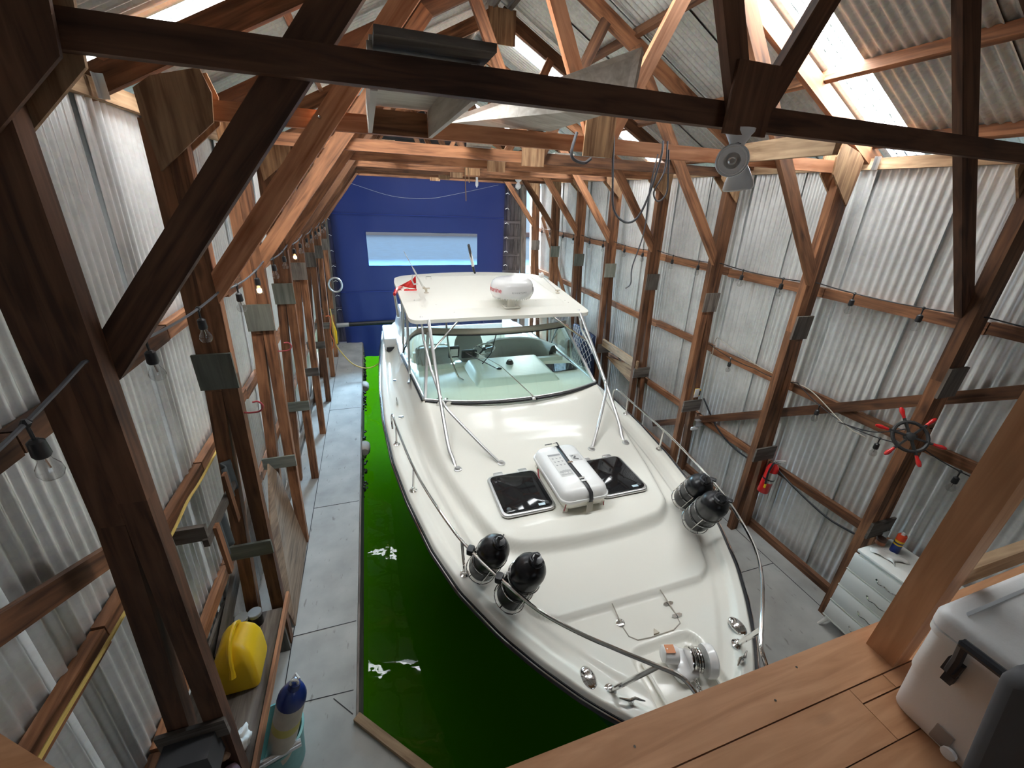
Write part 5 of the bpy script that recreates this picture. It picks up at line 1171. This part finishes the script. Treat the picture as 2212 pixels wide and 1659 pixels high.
# tape measure box and meter box on the third column
tb = thing('yellow_gadget', 'small yellow and white device hanging on the third column of the extinguisher wall', 'device', (4.08, 3.98, 1.37))
m = MB(); m.rbox((4.09, 3.985, 1.37), (0.07, 0.05, 0.10), 0.01, 2); m.build('yellow_case', M_YEL, tb)
m = MB(); m.rbox((4.05, 3.955, 1.375), (0.075, 0.008, 0.125), 0.008, 2); m.build('white_face', M_WHITE, tb)
m = MB(); m.box((4.10, 3.955, 1.37), (0.02, 0.01, 0.06)); m.build('black_trim', M_BLACKPL, tb)
eb = thing('outlet_box', 'pale grey outlet box with a white lid low on the third column', 'outlet box', (4.25, 3.96, 0.87))
m = MB(); m.rbox((4.24, 3.965, 0.88), (0.16, 0.06, 0.09), 0.01, 2); m.build('metal_box', M_ALU, eb)
m = MB(); m.rbox((4.17, 3.955, 0.80), (0.12, 0.03, 0.045), 0.01, 2); m.build('white_cover', M_WHITE, eb)
# cargo net bundle and board by the boat
nb = thing('cargo_net_bundle', 'navy tarpaulin bundle in white diamond netting hung on the wall beside the boat', 'tarpaulin', (4.0, 6.85, 1.1))
def nf(u, v): return Vector((3.80+0.05*math.cos(u*PI*2)*0.6+0.07*(1-v), 6.44+0.85*u, 0.42+0.98*v+0.05*math.sin(u*3)))
m = MB(); m.grid(nf, 20, 16); m.build('navy_cloth', plain('navy_cloth', (0.015, 0.025, 0.07), 0.7), nb, smooth=80, solid=0.05)
m = MB()
for k in range(-7, 9):
    for sg in (1, -1):
        pts = []
        for i in range(15):
            v = i/14; u = (k*0.14 + sg*v*0.9) if sg > 0 else (k*0.14+0.9 - v*0.9)
            if 0 <= u <= 1: pts.append(nf(u, v)+Vector((-0.032, 0, 0)))
        if len(pts) > 2: m.tube(pts, 0.006, 4)
m.build('white_netting', M_WHITE, nb)
m = MB(); m.beam((3.97, 6.35, 1.31), (3.97, 5.22, 1.29), 0.03, 0.14, ref=(1, 0, 0)); tag(m.build('rail_board', M_PALE, smooth=0), 'pale unpainted board nailed across two columns beside the boat', 'board')
m = MB(); m.prism([(4.04, 6.3, 1.05), (4.05, 5.3, 1.2), (4.05, 5.3, 0.9), (4.05, 5.5, 0.88)], (0.02, 0, 0), axis=1); tag(m.build('backing_board', M_PLY, smooth=0), 'thin brown board behind the pale rail beside the boat', 'board')

# ================================================================== things on the left-hand side
cord('yellow_rope', 'yellow cord laid along the middle rail of the walkway wall', [(-1.17, 3.3, 2.0), (-1.17, 2.9, 1.985), (-1.18, 2.6, 1.965), (-1.18, 2.4, 1.975), (-1.18, 2.15, 1.95), (-1.18, 1.8, 1.965), (-1.19, 1.5, 1.955), (-1.19, 1.2, 1.965), (-1.19, 0.9, 1.96)], 0.008, M_YROPE, 'rope')
# shelf with a raised lip between the columns
sh = thing('low_shelf', 'low brown shelf with a raised lip beside the walkway holding the yellow fuel can', 'shelf', (-1.15, 2.2, 0.5))
m = MB(); m.box((-1.17, 2.225, 0.485), (0.36, 1.10, 0.022)); m.build('shelf_board', M_OLD, sh, smooth=0)
m = MB(); m.box((-0.955, 2.20, 0.515), (0.022, 1.36, 0.075)); m.build('lip', M_FIR, sh, smooth=0)
m = MB(); m.box((-1.345, 2.25, 0.62), (0.02, 1.04, 0.26)); m.build('back_board', M_OLD, sh, smooth=0)
for y in (1.70, 2.75):
    m = MB(); m.box((-1.17, y, 0.235), (0.34, 0.03, 0.47)); m.build('support', M_OLD, sh, smooth=0)
# jerry can
jc = thing('fuel_can', 'bright yellow plastic fuel can on the low shelf', 'fuel can', (-1.15, 2.28, 0.5))
def jer(levels, c):
    m = MB(); vs = []; nn = 32
    for hx, hy, r, z, dy in levels: vs += [(c[0]+x, c[1]+y+dy, z) for x, y in rrect(hx, hy, r)]
    F = [(k*nn+i, k*nn+(i+1) % nn, (k+1)*nn+(i+1) % nn, (k+1)*nn+i) for k in range(len(levels)-1) for i in range(nn)]
    F += [tuple(range(nn-1, -1, -1)), tuple((len(levels)-1)*nn+i for i in range(nn))]
    m.add(vs, F); return m
Z0 = 0.5
m = jer([(0.10, 0.13, 0.03, Z0, 0), (0.115, 0.145, 0.035, Z0+.012, 0), (0.122, 0.152, 0.04, Z0+.05, 0), (0.122, 0.152, 0.04, Z0+.19, 0), (0.12, 0.15, 0.045, Z0+.25, 0), (0.105, 0.135, 0.045, Z0+.31, 0.005), (0.07, 0.11, 0.04, Z0+.36, 0.015), (0.03, 0.085, 0.02, Z0+.385, 0.02)], (-1.145, 2.29))
m.build('can_body', M_YEL, jc, smooth=40)
m = MB(); m.tube(cr([(-1.145, 2.14, Z0+.27), (-1.145, 2.17, Z0+.36), (-1.145, 2.24, Z0+.425), (-1.145, 2.34, Z0+.43), (-1.145, 2.41, Z0+.37)], 5), 0.017, 8); m.build('handle', M_YEL, jc)
m = MB(); m.tube([(-1.145, 2.15, Z0+.27), (-1.148, 2.125, Z0+.20)], 0.022, 8, rs=[.014, .022]); m.build('spout_bulge', M_YEL, jc)
# jars
for k, (x, y, lab) in enumerate(((-1.235, 2.66, 'clear-lidded dark jar behind the yellow fuel can, the one nearer the wall'), (-1.15, 2.68, 'clear-lidded dark jar behind the yellow fuel can, the one nearer the walkway'))):
    t = thing('glass_jar', lab, 'jar', (x, y, 0.497))
    m = MB(); m.lathe([(0.045, 0), (0.048, 0.01), (0.048, 0.10)], (x, y, 0.497), n=20); m.build('jar_body', M_SMOKE, t)
    m = MB(); m.lathe([(0.05, 0.10), (0.05, 0.125), (0.045, 0.13), (0.0, 0.13)], (x, y, 0.497), n=20); m.build('lid', plain('clear_lid_%d' % k, (0.30, 0.31, 0.32), 0.15), t)
# glove / rag on the shelf
def blob(name, label, cat, c, r, mat, seed, sx3=(1, 1, 1), amp=0.35, n=(18, 12)):
    rnd = random.Random(seed); ph = [rnd.random()*6 for _ in range(6)]
    def f(u, v):
        a = 2*PI*u; b = PI*v; k = 1+amp*(math.sin(3*a+ph[0])*math.sin(2*b+ph[1])*0.5+0.5*math.sin(5*a+ph[2])*math.sin(4*b+ph[3]))
        return Vector(c)+Vector((sx3[0]*r*k*math.sin(b)*math.cos(a), sx3[1]*r*k*math.sin(b)*math.sin(a), sx3[2]*r*k*math.cos(b)))
    m = MB(); m.grid(f, n[0]+1, n[1]+1); return tag(m.build(name, mat, smooth=60), label, cat)
blob('work_glove', 'crumpled off-white work glove at the near end of the low shelf', 'glove', (-1.06, 1.80, 0.556), 0.062, M_PAPER, 3, (0.8, 1.2, 0.75), 0.5, (26, 18))
# bucket with white fender and pipe
bk = thing('plastic_bucket', 'turquoise plastic tub on the walkway with a white fender standing in it', 'tub', (-0.93, 1.90, 0))
m = MB(); Bc = (-0.93, 1.90, 0.0)
m.lathe([(0.0, 0.01), (0.13, 0.01), (0.145, 0.02), (0.178, 0.34), (0.188, 0.345), (0.190, 0.365), (0.176, 0.37), (0.170, 0.345), (0.138, 0.03), (0.0, 0.025)], Bc, n=36); m.build('tub', M_TEAL, bk, smooth=50)
wf = thing('white_fender', 'worn white fender with blue cap and yellowed band leaning in the turquoise tub', 'fender', (-0.84, 1.86, 0.05))
a = Vector((-0.955, 1.83, 0.06)); b = Vector((-0.675, 1.79, 1.0)); ax = (b-a).normalized(); L_ = (b-a).length; r = 0.083
m = MB(); m.lathe([(0.02, 0), (r*0.8, 0.03), (r, 0.10), (r, 0.54)], a, ax, 26); m.build('lower_body', M_DIRTYW, wf)
m = MB(); m.lathe([(r+.0005, 0.54), (r+.0005, 0.62)], a, ax, 26); m.build('yellowed_band', M_YSTAIN, wf)
m = MB(); m.lathe([(r, 0.62), (r, 0.80)], a, ax, 26); m.build('upper_body', M_DIRTYW, wf)
m = MB(); m.lathe([(r+.001, 0.80), (r*0.97, 0.84), (r*0.72, 0.895), (0.036, 0.92), (0.030, 0.965), (0.012, 0.975)], a, ax, 26); m.build('blue_cap', M_BLUEPL, wf)
m = MB(); tp = a+ax*0.96; m.tube([tp+Vector((0.02*math.cos(q), -0.012, 0.02+0.026*math.sin(q))) for q in [k*2*PI/12 for k in range(12)]], 0.008, 6, closed=True); m.tube([tp+Vector((-.02, 0, .03)), tp+Vector((.01, .02, .05)), tp+Vector((.03, -.01, .04))], 0.008, 6); m.build('rope_loop', M_PAPER, wf)
m = MB(); m.lathe([(0.0, 0.30), (0.024, 0.30), (0.024, 0), (0.018, 0), (0.018, 0.29), (0.0, 0.29)], (-1.03, 1.70, 0.39), (0.95, 0.28, -0.05), 16); tag(m.build('grey_pipe', M_ALU), 'short grey pipe lying across the rim of the turquoise tub', 'pipe')
# crate with purple bag and carabiner by the near column
bg = blob('stuff_sack', 'dusty purple sack sitting at the foot of the nearest walkway column', 'bag', (-1.03, 1.44, 0.73), 0.13, M_PURPLE, 5, (0.9, 0.9, 1.1), 0.3, (30, 20))
m = MB(); m.tube(cr([(-0.955, 1.47, 0.86), (-0.925, 1.46, 0.84), (-0.915, 1.46, 0.78), (-0.935, 1.46, 0.72), (-0.955, 1.47, 0.70)], 5), 0.008, 8); tag(m.build('curved_clip', M_ALU), 'curved pale clip hooked on the purple sack', 'clip')
m = MB(); m.box((-1.08, 1.43, 0.29), (0.30, 0.26, 0.58)); tag(m.build('box_stool', M_OLD, smooth=0), 'dark wooden box under the purple sack', 'box')
blob('leather_boot', 'tan leather boot toe poking out beside the purple sack', 'boot', (-1.02, 1.62, 0.86), 0.05, plain('tan_leather', (0.32, 0.20, 0.12), 0.6), 9, (0.8, 1.3, 0.8), 0.2)
m = MB(); m.box((-1.11, 1.52, 1.03), (0.22, 0.16, 0.20)); tag(m.build('black_case', M_DKGREY), 'black case behind the nearest walkway column above the purple sack', 'case')
# leaning plywood between columns two and three
m = MB(); m.prism([(-1.00, 2.95, 0.02), (-1.02, 3.98, 0.02), (-1.14, 4.00, 1.02), (-1.13, 3.75, 1.30), (-1.10, 3.0, 0.55)], (0.014, 0, 0), axis=1); tag(m.build('plywood_sheet', M_DULLPLY, smooth=0), 'cut plywood sheet leaning on the walkway wall between two columns', 'plywood')
m = MB(); m.beam((-1.30, 2.35, 0.62), (-1.28, 3.6, 1.06), 0.03, 0.13, ref=(1, 0, 0)); tag(m.build('slanted_board', M_OLD, smooth=0), 'weathered board slanting up the walkway wall behind the fuel can', 'board')
m = MB(); m.prism([(-1.33, 0.9, 0.88), (-1.33, 1.55, 0.86), (-1.35, 1.58, 0.1), (-1.35, 0.9, 0.1)], (0.015, 0, 0), axis=1); m.beam((-1.315, 0.9, 0.88), (-1.315, 1.57, 0.86), 0.03, 0.03); tag(m.build('ply_panel', M_OLD, smooth=0), 'weathered panel standing low against the walkway wall near the loft', 'panel')
# wooden rack with cloths
rk = thing('clamp_rack', 'rough wooden rack on the walkway wall holding grey cloths', 'rack', (-1.05, 2.45, 1.85))
m = MB(); m.box((-1.07, 2.52, 1.80), (0.03, 0.62, 0.05)); m.box((-1.14, 2.24, 1.86), (0.16, 0.03, 0.10)); m.build('rack_bar', M_OLD, rk, smooth=0)
for y, z0_, z1_ in ((2.32, 1.45, 1.83), (2.62, 1.60, 1.99)):
    m = MB(); m.box((-1.045, y, (z0_+z1_)/2), (0.02, 0.05, z1_-z0_)); m.build('upright', M_FIR, rk, smooth=0)
for k, (y, z, w_, h) in enumerate(((2.44, 1.66, 0.13, 0.26), (2.74, 1.88, 0.13, 0.24))):
    m = MB(); m.grid(lambda u, v: Vector((-1.075+0.02*math.sin(u*9), y+w_*(u-0.5), z+h*(0.5-v)-0.03*abs(u-.5))), 12, 8); tag(m.build('grey_cloth', plain('grey_cloth_%d' % k, (0.07, 0.08, 0.085), 0.8), smooth=80, solid=0.012), 'grey cloth hanging from the wooden rack, the %s one' % ('lower' if k == 0 else 'higher'), 'cloth')
# red hooks
for k, (y, lab) in enumerate(((2.80, 'larger red hook screwed into the second walkway column'), (4.02, 'smaller red hook on the third walkway column'))):
    x0 = xin(2.35, -1)
    m = MB(); m.tube(cr([(x0, y+.02, 2.32), (x0+.04, y, 2.325), (x0+.10, y-.01, 2.335), (x0+.125, y-.01, 2.37), (x0+.105, y-.01, 2.405), (x0+.07, y-.01, 2.405)], 5), 0.006, 7); tag(m.build('red_hook', M_REDHOOK), lab, 'hook')
# round mirror, hoses and dock line at the far end
rg = thing('life_ring_bracket', 'round grey ring hanging on the far walkway columns', 'ring', (-0.80, 9.9, 1.75))
m = MB(); m.tube([(-0.84+0.14*math.cos(q), 10.10, 1.74+0.16*math.sin(q)) for q in [k*2*PI/24 for k in range(24)]], 0.022, 8, closed=True); m.build('ring', M_ALU, rg)
cord('yellow_dock_line', 'yellow dock line drooping from the far column to the boat stern', [(-0.90, 8.88, 1.5), (-0.89, 8.88, 1.15), (-0.89, 8.87, 0.85), (-0.86, 8.9, 0.65), (-0.62, 8.8, 0.32), (-0.35, 8.7, 0.22), (-0.1, 8.5, 0.36), (0.06, 8.1, 0.72), (0.10, 7.8, 0.99)], 0.012, M_YROPE, 'rope')
m = MB(); m.tube([(-0.90, 8.93, 1.25), (-0.88, 8.92, 1.0), (-0.87, 8.9, 0.75)], 0.03, 8, rs=[.012, .045, .02]); tag(m.build('coiled_rope', M_YEL), 'coil of yellow rope hanging on a far walkway column', 'rope')
cord('orange_line', 'thin orange line tied round a far walkway column', [(-1.0, 8.88, 1.35), (-0.92, 8.86, 1.33), (-0.96, 8.86, 1.0), (-0.92, 8.86, 0.8), (-0.98, 8.86, 0.62)], 0.009, M_ORANGE, 'rope')
m = MB(); m.lathe([(0.06, -.13), (0.085, -.09), (0.09, 0.0), (0.085, .09), (0.06, .13)], (-0.40, 8.50, -0.12), (0, 1, 0.0), 18); tag(m.build('dock_roller', M_LOG), 'worn pale roller on the walkway edge, the further one', 'roller', 'edge rollers')
m = MB(); m.lathe([(0.06, -.13), (0.085, -.09), (0.09, 0.0), (0.085, .09), (0.06, .13)], (-0.40, 6.05, -0.12), (0, 1, 0.0), 18); tag(m.build('dock_roller', M_LOG), 'worn pale roller on the walkway edge, the nearer one', 'roller', 'edge rollers')
rnd = random.Random(4); m = MB()
for k in range(170):
    y = rnd.choice([rnd.uniform(7.4, 9.9), rnd.uniform(7.8, 9.9), rnd.uniform(4.9, 6.8), rnd.uniform(9, 10.6)])
    m.lathe([(0.0, -0.03), (0.022, 0.0), (0.0, 0.03)], (-0.425+rnd.uniform(-.01, .035), y, rnd.uniform(-0.42, -0.08)), (rnd.uniform(-1, 1), rnd.uniform(-1, 1), 0.4), 5)
tag(m.build('mussel_growth', M_MUSSEL), 'black mussels crusted along the walkway edge above the water', 'mussels', kind='stuff')
# small lamps hanging under the far tie beams, and bent wires
for k, (x, y) in enumerate(((1.86, 7.70), (2.62, 7.70))):
    t = thing('hanging_bulb', ['small bare bulb under a far tie beam near the middle', 'white round lamp under a far tie beam towards the extinguisher wall'][k], 'lamp', (x, y, 3.98))
    m = MB(); m.lathe([(0.06 if k else 0.02, 0), (0.05 if k else 0.02, -0.02), (0.02, -0.05)], (x, y, 4.0), n=14); m.build('lamp_holder', M_CHALK, t)
    m = MB(); m.lathe([(0.02, -0.05), (0.05 if k else 0.025, -0.09), (0.05 if k else 0.025, -0.13), (0.0, -0.17)], (x, y, 4.0), n=14); m.build('bulb', M_CHALK, t)
for k, (x, y, d) in enumerate(((1.12, 5.22, 0.36), (1.16, 5.22, 0.16))):
    m = MB(); m.tube([(x, y, 4.0), (x+0.01, y, 4.0-d)], 0.006, 5); tag(m.build('hanging_strip', M_PALE), 'thin pale strip dangling from a tie beam, the %s of two' % ('longer' if k == 0 else 'shorter'), 'strip')
cord('thin_wire', 'thin pale wire slung across the top of the blue curtain', [(-0.3, 10.95, 3.85), (0.6, 10.95, 3.62), (1.4, 10.95, 3.60), (2.0, 10.95, 3.7), (3.2, 10.95, 3.98)], 0.004, M_CANVAS, 'wire')
m = MB(); m.beam((2.68, 2.815, 4.068), (2.49, 1.90, 4.05), 0.12, 0.035, ref=(0, 0, 1), tint=0.6); tag(m.build('loose_plank', M_PALE, smooth=0), 'pale plank on edge spanning the first two trusses behind the flood lamp', 'plank')
